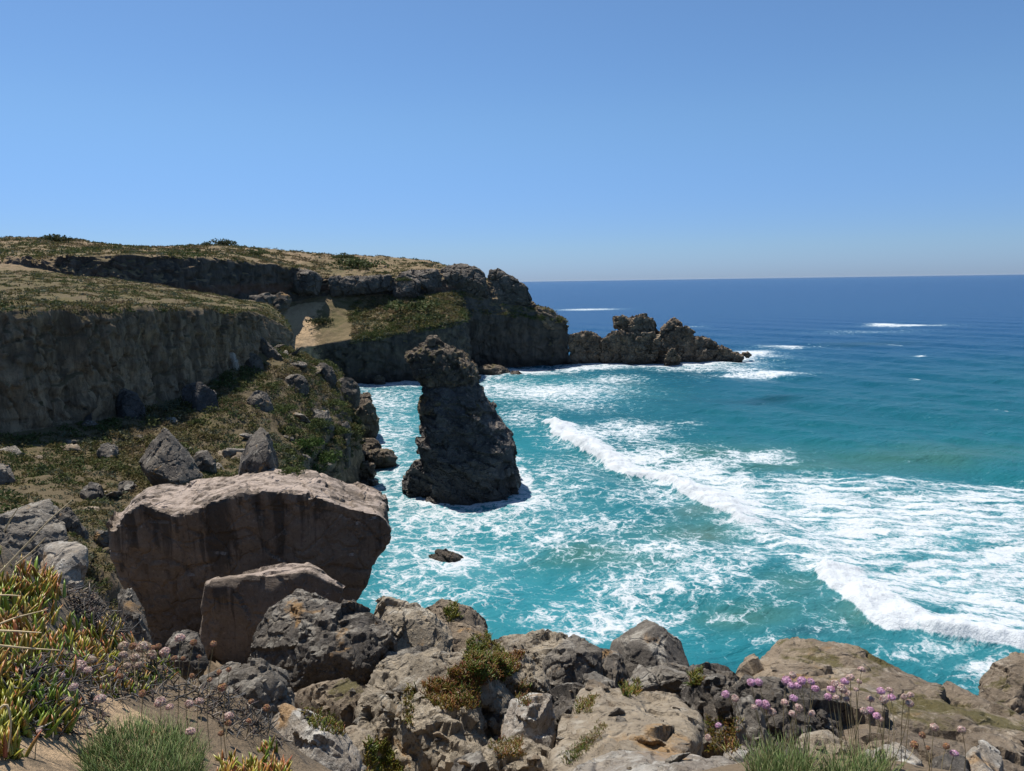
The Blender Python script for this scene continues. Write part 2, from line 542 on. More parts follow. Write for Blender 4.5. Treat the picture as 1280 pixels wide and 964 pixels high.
def build_sea():
    rows_py = np.concatenate([np.linspace(1010, 700, 210), np.linspace(699, 470, 300), np.linspace(469.2, 365, 175)])
    dist = [SEA(640, y)[1] for y in rows_py]
    dist = np.concatenate([dist, np.geomspace(dist[-1] * 1.03, 38000, 60)])
    us = np.linspace(-0.95, 0.95, 1050)
    Y = np.repeat(dist[:, None], len(us), 1)
    X = dist[:, None] * us[None, :]
    nr, nc = X.shape
    xy = np.stack([X.ravel(), Y.ravel()], 1)
    sp = np.gradient(dist)
    spc = np.repeat(np.maximum(sp, dist * (us[1] - us[0]))[:, None], nc, 1).ravel()
    rr = xy[:, 1]
    p3 = np.stack([xy[:, 0], xy[:, 1], np.zeros(len(xy))], 1)
    warp = np.stack([fbm(p3, 9, 3, 0.5, 3.1), fbm(p3, 9, 3, 0.5, 8.7)], 1) * 3.2
    warp2 = np.stack([fbm(p3, 2.6, 3, 0.5, 1.1), fbm(p3, 2.6, 3, 0.5, 5.7)], 1) * 0.9
    wxy = xy + warp * np.clip(rr / 80, 0.4, 1.6)[:, None] + warp2

    def blob(px, py, rx, ry, base=None):
        c = D2(SEA(px, py))
        a = SEA(px, py + ry)[1]
        b = SEA(px, py - ry)[1]
        lx = rx * c[1] / FOC
        ly = abs(b - a) / 2
        q = wxy if base is None else base
        dx = (q[:, 0] - c[0] - (q[:, 1] - c[1]) * c[0] / c[1]) / lx
        dy = (q[:, 1] - c[1]) / ly
        return np.exp(-(dx * dx + dy * dy))

    foam = np.zeros(len(xy))
    # (px, py, rx, ry, density) of foam patches on the water
    patches = [
        (560, 645, 120, 30, .62), (500, 600, 70, 45, .55), (480, 545, 50, 40, .55), (470, 500, 60, 18, .58), (475, 479, 75, 5, .95),
        (620, 650, 80, 26, .58), (690, 600, 60, 30, .50), (660, 625, 40, 22, .70), (570, 628, 90, 9, .9), (645, 600, 22, 30, .85),
        (560, 700, 55, 26, .72), (500, 690, 60, 50, .52), (520, 740, 80, 40, .50), (600, 740, 60, 30, .42), (650, 690, 90, 22, .42),
        (730, 660, 100, 20, .52), (690, 680, 50, 10, .62), (820, 620, 70, 20, .55),
        (830, 690, 80, 22, .60), (880, 715, 80, 26, .60), (800, 735, 70, 24, .62), (760, 775, 70, 24, .68), (820, 780, 70, 24, .55),
        (700, 770, 60, 26, .5), (720, 795, 60, 20, .62), (930, 690, 60, 20, .6), (960, 740, 50, 20, .45), (900, 770, 60, 18, .42),
        (1160, 820, 90, 12, .48), (1250, 840, 60, 25, .55), (960, 800, 40, 10, .42), (1050, 780, 60, 20, .35),
        (620, 485, 60, 10, .62), (690, 490, 80, 11, .72), (650, 465, 50, 5, .8), (760, 475, 40, 6, .6), (720, 505, 60, 8, .55), (650, 520, 40, 14, .5),
        (600, 470, 30, 8, .6), (560, 480, 40, 10, .5),
        (780, 455, 70, 4, .95), (860, 453, 70, 4.5, 1.0), (910, 446, 45, 4, 1.0), (945, 441, 22, 3, .95), (735, 461, 45, 3, .8), (880, 460, 60, 3.5, .65),
        (950, 468, 45, 2.4, .85), (985, 434, 28, 1.7, .75), (932, 463, 22, 3, .7), (915, 470, 50, 4, .45),
        (735, 387, 34, 1.0, .72), (1135, 407, 40, 1.1, .8), (1105, 406, 18, 1.5, .9), (1116, 432, 5, 1, .7), (1150, 475, 5, 1.4, .9), (1148, 446, 6, 1.5, .8), (1250, 512, 5, 2, .85),
        (1080, 415, 60, 2, .35), (870, 408, 12, 1, .4),
        (735, 546, 50, 12, .72), (800, 572, 70, 14, .78), (860, 592, 70, 15, .82), (905, 612, 60, 14, .88), (940, 640, 50, 20, .85), (800, 542, 42, 13, .72), (770, 535, 30, 8, .66), (850, 527, 30, 4, .45), (945, 573, 38, 9, .78), (900, 580, 40, 6, .6), (880, 560, 22, 4, .4),
        (440, 610, 40, 30, .5), (450, 640, 40, 30, .5),
    ]
    for (px, py, rx, ry, a) in patches:
        foam = np.maximum(foam, a * 0.91 * blob(px, py, rx * 1.15, ry * 1.15) ** 0.7)
    # turbulent field behind the breakers
    field = [(1000, 625, 110, 30, .9), (1120, 650, 120, 40, .9), (1230, 640, 110, 34, .86), (1050, 680, 90, 34, .84), (1180, 720, 120, 45, .86),
             (1270, 740, 90, 60, .88), (960, 640, 70, 24, .9), (1120, 745, 60, 30, .9), (1220, 790, 70, 16, .9), (1300, 680, 90, 70, .85), (1340, 790, 60, 30, .85),
             (1080, 608, 120, 12, .75), (1240, 612, 90, 10, .8), (900, 600, 50, 12, .85), (990, 665, 60, 24, .8)]
    for (px, py, rx, ry, a) in field:
        foam = np.maximum(foam, a * 0.72 * np.minimum(1, 1.5 * blob(px, py, rx, ry)))
    streak_zone = np.zeros(len(xy))
    for (px, py, rx, ry, a) in field:
        streak_zone = np.maximum(streak_zone, np.minimum(1, 1.5 * blob(px, py, rx, ry)))
    # breakers: real ridges of white water
    z = np.zeros(len(xy))
    lines = [
        ([(672, 527), (684, 533), (705, 545), (740, 566), (790, 592), (840, 607), (880, 627), (915, 647), (958, 672)], 0.95, 3.4),
        ([(1024, 707), (1036, 722), (1060, 742), (1090, 766), (1130, 790), (1180, 804), (1240, 811), (1330, 825)], 0.7, 2.6),
    ]
    wob = fbm(p3, 2.2, 3, 0.5, 4.4) * 0.9 + fbm(p3, 7, 2, 0.5, 2.4) * 1.6
    for ln, A, W in lines:
        L = np.array([D2(SEA(*q)) for q in ln])
        s, run = seg_dist(xy, L)
        s = s + wob
        env = smooth01(run, 0.0, 0.08) * (1 - smooth01(run, 0.88, 1.0))
        prof = np.where(s < 0, np.exp(-(s / 0.75) ** 2), np.exp(-(np.maximum(s, 0) / (W * 0.75)) ** 2))
        z += A * env * prof * (1 + 0.7 * fbm(p3, 2.4, 3, 0.6, 9.2) + 0.7 * fbm(p3, 9, 2, 0.5, 3.9))
        fr = np.where(s < -0.5, np.exp(-((s + 0.5) / 0.3) ** 2), np.exp(-(np.maximum(s - W * 0.35, 0) / (W * 0.8)) ** 2))
        foam = np.maximum(foam, np.minimum(1.1, env ** 0.4 * fr * (1.0 + 0.35 * fbm(p3, 3.0, 3, 0.55, 6.2))))
    # swell and chop
    def gerst(deg, wl, amp, ph):
        a = R(deg)
        k = 2 * math.pi / wl
        x = xy @ np.array([math.cos(a), math.sin(a)]) + warp[:, 0] * 0.8
        s = np.sin(k * x + ph)
        fade = np.clip(wl / (6 * spc) - 0.5, 0, 1)
        return amp * fade * (s + 0.25 * np.cos(2 * (k * x + ph)))
    z += gerst(215, 26, 0.22, .3) + gerst(232, 17, 0.13, 1.3) + gerst(196, 9.5, 0.09, 2.1) + gerst(248, 6.1, 0.06, 4.0)
    for size, amp, off in ((5.5, 0.16, 1.7), (2.3, 0.085, 6.1), (0.9, 0.035, 3.3)):
        fade = np.clip(size / (3.0 * spc) - 0.3, 0, 1)
        q = np.stack([xy[:, 0] * 0.8 + xy[:, 1] * 0.35, xy[:, 1] * 1.15 - xy[:, 0] * 0.4, np.zeros(len(xy))], 1)
        z += amp * fade * (ridge(q, size, 2, off) * 0.5 + fbm(q, size, 2, 0.5, off + 3) * 0.6)
    z += np.clip(foam - 0.3, 0, 1) * 0.16 * fbm(p3, 0.8, 3, 0.6, 2.9) * np.clip(0.9 / (2.5 * spc), 0, 1)

    # body colour of the water (depth, stirred sand, aeration)
    stops = np.array([0, 55, 85, 120, 165, 230, 360, 900, 60000.0])
    cols = np.array([[.012, .125, .155], [.012, .13, .16], [.010, .115, .14], [.008, .092, .122], [.006, .075, .12], [.006, .058, .13], [.006, .050, .135], [.006, .045, .13], [.008, .045, .12]])
    rn = rr * (1 + 0.18 * fbm(p3, 60, 3, 0.5, 7.7))
    colr = np.stack([np.interp(rn, stops, cols[:, i]) for i in range(3)], 1)

    def tint(px, py, rx, ry, c, a):
        nonlocal colr
        w = (a * blob(px, py, rx, ry))[:, None]
        colr = colr * (1 - w) + np.array(c) * w
    tq = (.022, .185, .225)
    for q in [(500, 520, 90, 40), (560, 660, 120, 40), (600, 720, 120, 60), (520, 760, 120, 60), (690, 760, 110, 50), (660, 560, 60, 40), (800, 800, 100, 30), (660, 480, 120, 20)]:
        tint(*q, tq, 0.75)
    gs = (.042, .125, .105)
    for q in [(870, 665, 90, 16), (760, 700, 90, 14), (740, 690, 50, 8), (930, 770, 80, 18), (1080, 770, 60, 22), (1000, 585, 120, 10), (900, 570, 120, 14), (1150, 570, 150, 14), (1000, 730, 50, 20)]:
        tint(*q, gs, 0.78)
    for q in [(860, 640, 40, 8), (880, 670, 40, 9)]:
        tint(*q, (.09, .12, .08), 0.5)
    for q in [(1010, 793, 40, 7), (1085, 430, 60, 3), (960, 500, 60, 4)]:
        tint(*q, (.006, .045, .065), 0.75)

    v = np.stack([xy[:, 0], xy[:, 1], z], 1)
    mat = sea_mat()
    me = new_mesh('sea_water', v, grid_faces(nr, nc)[:, ::-1], mat)
    milk = np.zeros(len(xy))
    for q in [(500, 560, 70, 90, .8), (560, 640, 130, 30, .9), (640, 610, 60, 40, .8), (560, 700, 110, 40, .8), (700, 630, 90, 40, .6), (680, 490, 130, 20, .7), (850, 700, 120, 40, .5), (760, 770, 110, 30, .55), (1000, 640, 160, 50, .7), (1180, 700, 160, 80, .8), (840, 457, 110, 6, .8), (480, 480, 60, 10, .7)]:
        milk = np.maximum(milk, q[4] * blob(*q[:4]))
    milk *= 0.55 + 0.9 * fbm(p3, 6, 4, 0.55, 8.8)
    fattr(me, 'milk', np.clip(milk, 0, 1))
    fattr(me, 'foam', np.clip(foam, 0, 1.15))
    fattr(me, 'streak', streak_zone)
    cattr(me, 'water', colr)
    o = link('sea_water', me)
    tag(o, kind='structure')


def sea_mat():
    m, t, out = new_mat('sea_water')
    pos = nd(t, 'ShaderNodeNewGeometry').outputs['Position']
    fo = nd(t, 'ShaderNodeAttribute', attribute_name='foam').outputs['Fac']
    stz = nd(t, 'ShaderNodeAttribute', attribute_name='streak').outputs['Fac']
    wc = nd(t, 'ShaderNodeAttribute', attribute_name='water').outputs['Color']
    flat = vmul(t, pos, (1, 1, 0.0))
    wn = nd(t, 'ShaderNodeTexNoise', {'Vector': flat, 'Scale': 0.45, 'Detail': 5.0, 'Roughness': 0.6}).outputs[1]
    wv = nd(t, 'ShaderNodeVectorMath', {0: flat, 1: vmul(t, nd(t, 'ShaderNodeVectorMath', {0: wn, 1: (0.5, 0.5, 0.5)}, operation='SUBTRACT').outputs[0], (3.4, 3.4, 0))}, operation='ADD').outputs[0]
    # lace of foam: thin walls between water cells
    v1 = nd(t, 'ShaderNodeTexVoronoi', {'Vector': wv, 'Scale': 0.62}, feature='DISTANCE_TO_EDGE', voronoi_dimensions='2D').outputs[0]
    v2 = nd(t, 'ShaderNodeTexVoronoi', {'Vector': wv, 'Scale': 1.7}, feature='DISTANCE_TO_EDGE', voronoi_dimensions='2D').outputs[0]
    l1 = sstep(t, v1, 0.0, 0.30, 1.0, 0.0)
    l2 = sstep(t, v2, 0.0, 0.30, 1.0, 0.0)
    v3 = nd(t, 'ShaderNodeTexVoronoi', {'Vector': nd(t, 'ShaderNodeVectorMath', {0: wv, 1: (7.3, 2.1, 0)}, operation='ADD').outputs[0], 'Scale': 3.6}, feature='DISTANCE_TO_EDGE', voronoi_dimensions='2D').outputs[0]
    l3 = sstep(t, v3, 0.0, 0.32, 1.0, 0.0)
    lace = math_(t, 'ADD', math_(t, 'MULTIPLY', l1, 0.42), math_(t, 'ADD', math_(t, 'MULTIPLY', l2, 0.36), math_(t, 'MULTIPLY', l3, 0.22)))
    nb = sstep(t, noise(t, wv, 0.55, 9, 0.68, 0.3), 0.28, 0.72)
    nf = sstep(t, noise(t, flat, 3.2, 6, 0.7), 0.3, 0.7)
    tex = math_(t, 'ADD', math_(t, 'MULTIPLY', lace, 0.50), math_(t, 'ADD', math_(t, 'MULTIPLY', nb, 0.40), math_(t, 'MULTIPLY', nf, 0.16)))
    # streaks dragged along the run of the waves
    rot = nd(t, 'ShaderNodeVectorRotate', {'Vector': wv, 'Angle': R(12)}, rotation_type='Z_AXIS').outputs[0]
    ns = sstep(t, noise(t, vmul(t, rot, (0.22, 0.85, 0)), 1.0, 8, 0.66, 0.2), 0.30, 0.70)
    stex = math_(t, 'ADD', math_(t, 'MULTIPLY', ns, 0.62), math_(t, 'ADD', math_(t, 'MULTIPLY', nf, 0.20), math_(t, 'MULTIPLY', lace, 0.18)))
    tex = nd(t, 'ShaderNodeMix', {0: stz, 2: tex, 3: stex}, data_type='FLOAT').outputs[0]
    thr = math_(t, 'SUBTRACT', 1.0, fo)
    dlt = math_(t, 'SUBTRACT', tex, thr)
    mask = math_(t, 'ADD', sstep(t, dlt, -0.14, 0.06, 0.0, 0.38), sstep(t, dlt, 0.0, 0.24, 0.0, 0.60))
    soft = sstep(t, dlt, -0.35, 0.2)
    wcol = mixc(t, math_(t, 'MULTIPLY', soft, 0.55), wc, (0.10, 0.30, 0.34))
    mk = nd(t, 'ShaderNodeAttribute', attribute_name='milk').outputs['Fac']
    wcol = mixc(t, math_(t, 'MULTIPLY', mk, 0.62), wcol, (0.13, 0.33, 0.37))
    # ripples
    rp = nd(t, 'ShaderNodeVectorRotate', {'Vector': flat, 'Angle': R(-30)}, rotation_type='Z_AXIS').outputs[0]
    r1 = noise(t, vmul(t, rp, (0.9, 1.6, 0)), 0.9, 5, 0.6, 0.4)
    r2 = noise(t, vmul(t, rp, (0.22, 0.42, 0)), 0.5, 6, 0.62, 0.3)
    h = math_(t, 'ADD', math_(t, 'MULTIPLY', r1, 0.30), math_(t, 'MULTIPLY', r2, 1.5))
    bw = nd(t, 'ShaderNodeBump', {'Strength': 0.9, 'Distance': 0.7, 'Height': h})
    fb = nd(t, 'ShaderNodeBump', {'Strength': 0.5, 'Distance': 0.16, 'Height': math_(t, 'ADD', tex, nf)})
    w = nd(t, 'ShaderNodeBsdfPrincipled', {'Base Color': wcol, 'Roughness': 0.24, 'IOR': 1.33, 'Normal': bw.outputs[0]})
    w.inputs['Specular IOR Level'].default_value = 0.11
    f = nd(t, 'ShaderNodeBsdfPrincipled', {'Base Color': (0.60, 0.63, 0.655, 1), 'Roughness': 0.8, 'Normal': fb.outputs[0]})
    f.inputs['Specular IOR Level'].default_value = 0.1
    mx = nd(t, 'ShaderNodeMixShader', {0: mask, 1: w.outputs[0], 2: f.outputs[0]})
    t.links.new(mx.outputs[0], out.inputs[0])
    return m


build_sea()

# ---------------------------------------------------------------- headland across the cove
H = lambda px, py, d: P(px, py, d)


def XZ(px, d, z):
    q = P(px, 480, d)
    return np.array([q[0], d, z])


rowsH = []
rowsH.append(np.array([XZ(p, 330, z) for p, z in zip([-500, -200, 0, 75, 180, 275, 350, 420, 480, 540, 580, 620, 650], [22, 22, 22, 22, 22, 22, 20, 18, 16, 10, 4, -3, -6])]))
pxs = [-500, -200, 0, 75, 180, 275, 350, 420, 480, 540, 580, 620, 662]
rowsH.append(pts(zip(pxs, [301, 298, 298, 298, 309, 306, 313, 318, 320, 327, 336, 354, 378], [200, 200, 200, 205, 210, 215, 215, 215, 215, 212, 208, 204, 199])))
rowsH.append(pts(zip([-500, -200, 0, 80, 180, 275, 350, 405, 480, 540, 580, 620, 664], [318, 314, 312, 312, 315, 316, 325, 335, 336, 335, 341, 354, 379], [155, 158, 162, 165, 168, 178, 190, 193, 197, 197, 197, 196, 196])))
rowsH.append(pts(zip([-500, -200, 10, 90, 180, 275, 365, 400, 480, 540, 580, 620, 668], [340, 332, 327, 322, 320, 323, 334, 346, 347, 343, 348, 356, 381], [110, 115, 122, 124, 130, 148, 173, 178, 184, 186, 188, 190, 194])))
rowsH.append(pts(zip([-500, -200, 10, 95, 180, 275, 352, 400, 480, 540, 580, 620, 668], [341, 333, 329, 345, 357, 371, 378, 370, 367, 367, 361, 378, 384], [109, 114, 120, 122, 128, 146, 171, 176, 182, 184, 186, 187, 191])))
rowsH.append(pts(zip([-500, -200, 10, 100, 180, 275, 345, 380, 470, 545, 582, 628, 690], [360, 350, 345, 362, 374, 388, 398, 398, 391, 384, 372, 381, 388], [100, 105, 110, 112, 120, 138, 164, 168, 174, 172, 184, 187, 191])))
rowsH.append(pts(zip([-500, -200, 10, 100, 180, 275, 340, 384, 480, 572, 586, 640, 709], [370, 360, 355, 378, 392, 405, 438, 434, 419, 402, 392, 394, 403], [95, 100, 105, 108, 116, 132, 156, 159, 160, 165, 182, 186, 190])))
rowsH.append(np.array([XZ(p, d, -2.5) for p, d in zip([-500, -200, 10, 100, 180, 275, 345, 405, 486, 578, 590, 642, 714], [95, 100, 105, 108, 116, 133, 157, 160, 162, 168, 186, 189, 192])]))
# the back of the nose turns away towards the open sea
GH, TH = loft(rowsH, 620, [16, 26, 36, 30, 34, 34, 60])
back = GH[:, -1].copy()
ext = []
for k in range(1, 26):
    e = back.copy()
    t = k / 25
    e[:, 1] += 60 * t
    e[:, 0] += 5 * math.sin(t * 2.2) - 14 * t
    ext.append(e)
GH = np.concatenate([GH, np.stack(ext, 1)], 1)


def displace_terrain(G, T, cliffs, amp_cliff, amp_soft, fl_size, seed, blocky=1.0, zs=0.35):
    n = grid_normals(G)
    if n[..., 2].mean() < 0:
        n = -n
    p = G.reshape(-1, 3)
    tt = np.repeat(T[:, None], G.shape[1], 1).ravel()
    cm = np.zeros(len(p))
    for a, b in cliffs:
        cm = np.maximum(cm, smooth01(tt, a - 0.04, a + 0.1) * (1 - smooth01(tt, b - 0.12, b + 0.04)))
    nn = n.reshape(-1, 3)
    hor = nn.copy()
    q = p * np.array([1, 1, zs])
    d = amp_cliff * cm * (0.8 * fbm(q, fl_size, 4, 0.55, seed) + 0.7 * ridge(q, fl_size * 0.6, 3, seed + 2) * 0.5 + blocky * 0.75 * facet(p * np.array([1, 1, 1.5]), fl_size * 0.75, seed) + 0.45 * (1 - blocky) * facet(p * np.array([1, 1, 0.4]), fl_size * 0.9, seed) + 0.2 * facet(p, fl_size * 0.3, seed + 4) + 0.3 * crack(p * np.array([1, 1, 0.6]), fl_size * 1.2, seed)
                          + 0.9 * fbm(p, fl_size * 3, 3, 0.5, seed + 5))
    d += amp_soft * (1 - cm) * (fbm(p, fl_size * 1.5, 5, 0.55, seed + 8) + 0.5 * fbm(p, fl_size * 5, 2, 0.5, seed + 1))
    out = p + nn * d[:, None]
    return out.reshape(G.shape), cm.reshape(G.shape[:2])


GH2, cmH = displace_terrain(GH, TH, [(3, 4), (6, 7)], 1.2, 0.8, 3.5, 2.2, 0.6)
pH = GH2.reshape(-1, 3)
meH = new_mesh('headland', pH, grid_faces(*GH2.shape[:2]), M_HEAD)
tH = np.repeat(TH[:, None], GH2.shape[1], 1).ravel()
cH = np.repeat(np.linspace(0, 12, 620)[None, :], GH2.shape[0], 0)
cH = np.concatenate([cH, np.full((GH2.shape[0], 25), 12.0)], 1).ravel()
sandH = 0.30 * smooth01(fbm(pH, 18, 4, 0.6, 3.3), 0.0, 0.45) * (tH < 3.0) + 0.12 * (tH < 2) * (cH < 3)
gul = np.exp(-((cH - 6.7) / 0.56) ** 2) * smooth01(tH, 4.0, 4.4) * (1 - smooth01(tH, 6.4, 6.9))
sandH = np.maximum(sandH, gul * 0.95)
sandH = np.maximum(sandH, 0.45 * np.exp(-((cH - 2.0) / 0.7) ** 2) * smooth01(tH, 2.0, 2.6) * (1 - smooth01(tH, 3.6, 4.2)))
fattr(meH, 'sand', sandH)
fattr(meH, 'veg', 0.42 + 0.35 * fbm(pH, 12, 4, 0.6, 1.2) + 0.4 * ((tH > 4.3) & (cH > 7)))
tag(link('headland', meH), kind='structure')

# ---------------------------------------------------------------- near terrace, its cliff and the scrub slope
T = []
T.append(pts(zip([-500, -250, -60, 30, 100, 170, 240, 294, 322, 334], [372, 352, 343, 338, 344, 353, 365, 374, 379, 382], [90, 100, 108, 112, 116, 120, 124, 128, 128, 126])))
T.append(pts(zip([-500, -250, -60, 30, 100, 170, 240, 294, 322, 334], [385, 375, 365, 363, 365, 369, 375, 381, 384, 387], [55, 62, 70, 74, 78, 82, 88, 96, 100, 103])))
T.append(pts(zip([-500, -250, -60, 30, 100, 170, 240, 294, 318, 330], [400, 394, 389, 388, 388, 388, 388, 388, 389, 393], [30, 36, 43, 46, 50, 55, 61, 68, 73, 78])))
T.append(pts(zip([-500, -250, -60, 20, 95, 165, 235, 290, 322, 338], [600, 570, 548, 540, 530, 514, 492, 462, 446, 430], [29, 35, 41, 44, 48, 53, 59, 67, 72, 78])))
T.append(pts(zip([-500, -250, -60, 30, 120, 200, 280, 332, 372, 402], [680, 640, 605, 590, 570, 545, 512, 474, 456, 456], [22, 27, 33, 37, 43, 50, 58, 67, 74, 82])))
T.append(pts(zip([-500, -250, -60, 30, 120, 200, 290, 342, 384, 416], [760, 720, 670, 640, 615, 595, 560, 525, 502, 494], [16, 20, 25, 29, 35, 42, 51, 60, 68, 76])))
T.append(pts(zip([-500, -250, -60, 40, 140, 230, 320, 368, 400, 420], [850, 800, 740, 690, 660, 640, 615, 585, 560, 532], [12, 15, 18, 21, 27, 34, 44, 54, 62, 70])))
T.append(pts(zip([-500, -250, -60, 60, 200, 330, 390, 406, 416, 428], [1000, 950, 900, 850, 800, 720, 640, 610, 588, 556], [9, 11, 12, 15, 21, 32, 50, 61, 66, 73])))
T.append(np.array([XZ(p, d, z) for p, d, z in zip([-400, -200, 0, 100, 260, 380, 405, 412, 420, 434], [9, 11, 13, 16, 22, 33, 50, 61, 66.5, 74], [10, 8, 6, 4, 0, -2, -2, -2, -2, -2])]))
GT, TT = loft(T, 560, [40, 36, 70, 40, 50, 50, 50, 30])
# wrap the right-hand end round behind
lastc = GT[:, -1].copy()
ext = []
for k in range(1, 31):
    t = k / 30
    e = lastc.copy()
    e[:, 1] += 28 * t * (1 + 0.0 * e[:, 1])
    e[:, 0] += 0.6 * math.sin(t * math.pi) - 10 * t * t
    e[:, 2] = e[:, 2] * (1 - 0.35 * t) - 1.0 * t
    ext.append(e)
GT = np.concatenate([GT, np.stack(ext, 1)], 1)
GT2, cmT = displace_terrain(GT, TT, [(2, 3), (6.2, 8)], 0.95, 0.75, 2.6, 5.1, 0.12, 0.2)
pT = GT2.reshape(-1, 3)
meT = new_mesh('coastal_terrain', pT, grid_faces(*GT2.shape[:2]), M_COAST)
tT = np.repeat(TT[:, None], GT2.shape[1], 1).ravel()
sandT = 0.22 * smooth01(fbm(pT, 7, 4, 0.6, 9.3), 0.05, 0.4) * (tT < 2)
fattr(meT, 'sand', sandT)
fattr(meT, 'veg', 0.36 + 0.45 * fbm(pT, 6, 4, 0.6, 4.2) + 0.1 * (tT < 2))
tag(link('coastal_terrain', meT), kind='structure')

# ---------------------------------------------------------------- the slope under the camera
cf = [(-400, 640, 2.5), (-150, 645, 2.6), (0, 697, 2.7), (60, 724, 3.0), (120, 752, 3.2), (168, 800, 3.3), (0, 765, 2.4), (100, 805, 2.7), (0, 850, 1.9), (100, 860, 2.2), (200, 856, 2.8), (0, 950, 1.55),
      (100, 950, 1.8), (200, 925, 2.2), (300, 880, 2.9), (338, 950, 2.6), (200, 975, 1.85), (320, 975, 2.2), (420, 1000, 3.4), (500, 1000, 3.7), (600, 1000, 3.6), (750, 1000, 2.8), (900, 965, 2.4), (940, 955, 2.6), (1000, 948, 2.6),
      (1060, 950, 2.6), (1110, 955, 2.55), (1180, 965, 2.6), (1280, 1010, 3.6), (1400, 1010, 3.9), (0, 1100, 1.2), (500, 1150, 1.3), (1000, 1150, 1.3), (1400, 1100, 1.4), (-300, 900, 1.5)]
cfx = [tuple(q) for q in pts(cf)]
cfx += [(-3, 4.3, 19.6), (-2.3, 4.3, 19.3), (-4.5, 6.5, 18), (-5, 9, 16.8), (-6, 14, 14.0), (-3, 14, 13.6), (-10, 14, 14.2), (-14, 20, 12.4), (-8, 20, 12.2), (-3, 20, 8), (2, 20, -2), (0, 12, 13.3), (3, 14, 7), (8, 14, 5),
        (8, 20, -5), (-2, 9, 16.2), (0, 9, 16.3), (-1, 5, 18.1), (0.5, 5, 18.0), (2, 5, 18.2), (3.5, 5.2, 17.9), (0, 7, 17.0), (2, 7, 16.9), (4, 7, 16.7), (2.5, 9, 15.5), (5, 9, 15.3), (7, 10.5, 15), (5.5, 6, 17.2), (9, 12, 9), (14, 20, -5), (6, 11, 12),
        (-1.2, 7, 17.2), (-3, 7, 17.3), (6.0, 8.6, 16.2), (7.6, 8.8, 16.0), (9.0, 8.8, 15.8)]
cfx = np.array(cfx)
_K = np.sqrt(((cfx[:, None, :2] - cfx[None, :, :2]) ** 2).sum(-1))
_W = np.linalg.solve(_K + np.eye(len(cfx)) * 0.05, cfx[:, 2] - 17.0)


def near_z(xy):
    xy = np.atleast_2d(xy)
    d = np.sqrt(((xy[:, None, :] - cfx[None, :, :2]) ** 2).sum(-1))
    return 17.0 + d @ _W


def ground_hit(px, py):
    v = ray(px, py)
    ds = np.geomspace(0.9, 24, 260)
    q = CPOS + v * (ds / v[1])[:, None]
    dz = q[:, 2] - near_z(q[:, :2])
    k = np.argmax(dz < 0)
    if dz[k] >= 0:
        return None
    if k == 0:
        return q[0]
    a = dz[k - 1] / (dz[k - 1] - dz[k])
    return q[k - 1] * (1 - a) + q[k] * a


yy = np.geomspace(0.7, 21, 330)
uu = np.linspace(-1.25, 1.2, 420)
GX = yy[:, None] * uu[None, :]
GY = np.repeat(yy[:, None], len(uu), 1)
gxy = np.stack([GX.ravel(), GY.ravel()], 1)
gz = np.concatenate([near_z(b) for b in np.array_split(gxy, 20)])
pN = np.stack([gxy[:, 0], gxy[:, 1], gz], 1)
pN[:, 2] += 0.05 * fbm(pN, 0.5, 4, 0.55, 6.6) * np.clip(gxy[:, 1] / 2, 0.5, 4) + 0.10 * np.clip((gxy[:, 1] - 3.5) / 3, 0, 3) * facet(pN, 0.7, 3.2)
meN = new_mesh('near_slope', pN, grid_faces(len(yy), len(uu))[:, ::-1], M_NEAR)
fattr(meN, 'sand', 0.5 * np.exp(-((pN[:, 0] + 1.3) / 0.5) ** 2) * (pN[:, 1] < 2.3) + 0.08 * (pN[:, 1] < 3))
fattr(meN, 'veg', 0.3 + 0.4 * fbm(pN, 1.5, 3, 0.5, 2.2))
tag(link('near_slope', meN), kind='structure')

# ---------------------------------------------------------------- the hazy air over the sea
bm = bmesh.new()
bmesh.ops.create_cube(bm, size=1.0)
bmesh.ops.scale(bm, vec=(84000, 84000, 58), verts=bm.verts)
bmesh.ops.translate(bm, vec=(0, 0, 17), verts=bm.verts)
hm, ht, ho = new_mat('haze')
pv = nd(ht, 'ShaderNodeVolumePrincipled', {'Color': (0.80, 0.88, 1.0, 1), 'Density': 0.5e-5, 'Anisotropy': 0.1})
ht.links.new(pv.outputs[0], ho.inputs['Volume'])
hme = bpy.data.meshes.new('haze')
bm.to_mesh(hme)
bm.free()
hme.materials.append(hm)
tag(link('haze', hme), kind='stuff')

# ================================================================ ROCKS
def hull(P3):
    bm = bmesh.new()
    for q in P3:
        bm.verts.new(tuple(map(float, q)))
    r = bmesh.ops.convex_hull(bm, input=bm.verts)
    bmesh.ops.delete(bm, geom=list({g for g in r['geom_interior'] if isinstance(g, bmesh.types.BMVert)} | {g for g in r['geom_unused'] if isinstance(g, bmesh.types.BMVert)}), context='VERTS')
    bm.normal_update()
    return bm


def rings(RR):
    """closed solid from a list of rings of equal count, first and last capped"""
    bm = bmesh.new()
    VV = [[bm.verts.new(tuple(map(float, q))) for q in r] for r in RR]
    n = len(VV[0])
    for a, b in zip(VV[:-1], VV[1:]):
        for i in range(n):
            bm.faces.new((a[i], a[(i + 1) % n], b[(i + 1) % n], b[i]))
    bm.faces.new(VV[0][::-1])
    bm.faces.new(VV[-1])
    bmesh.ops.triangulate(bm, faces=[f for f in bm.faces if len(f.verts) > 4])
    bmesh.ops.recalc_face_normals(bm, faces=bm.faces)
    return bm


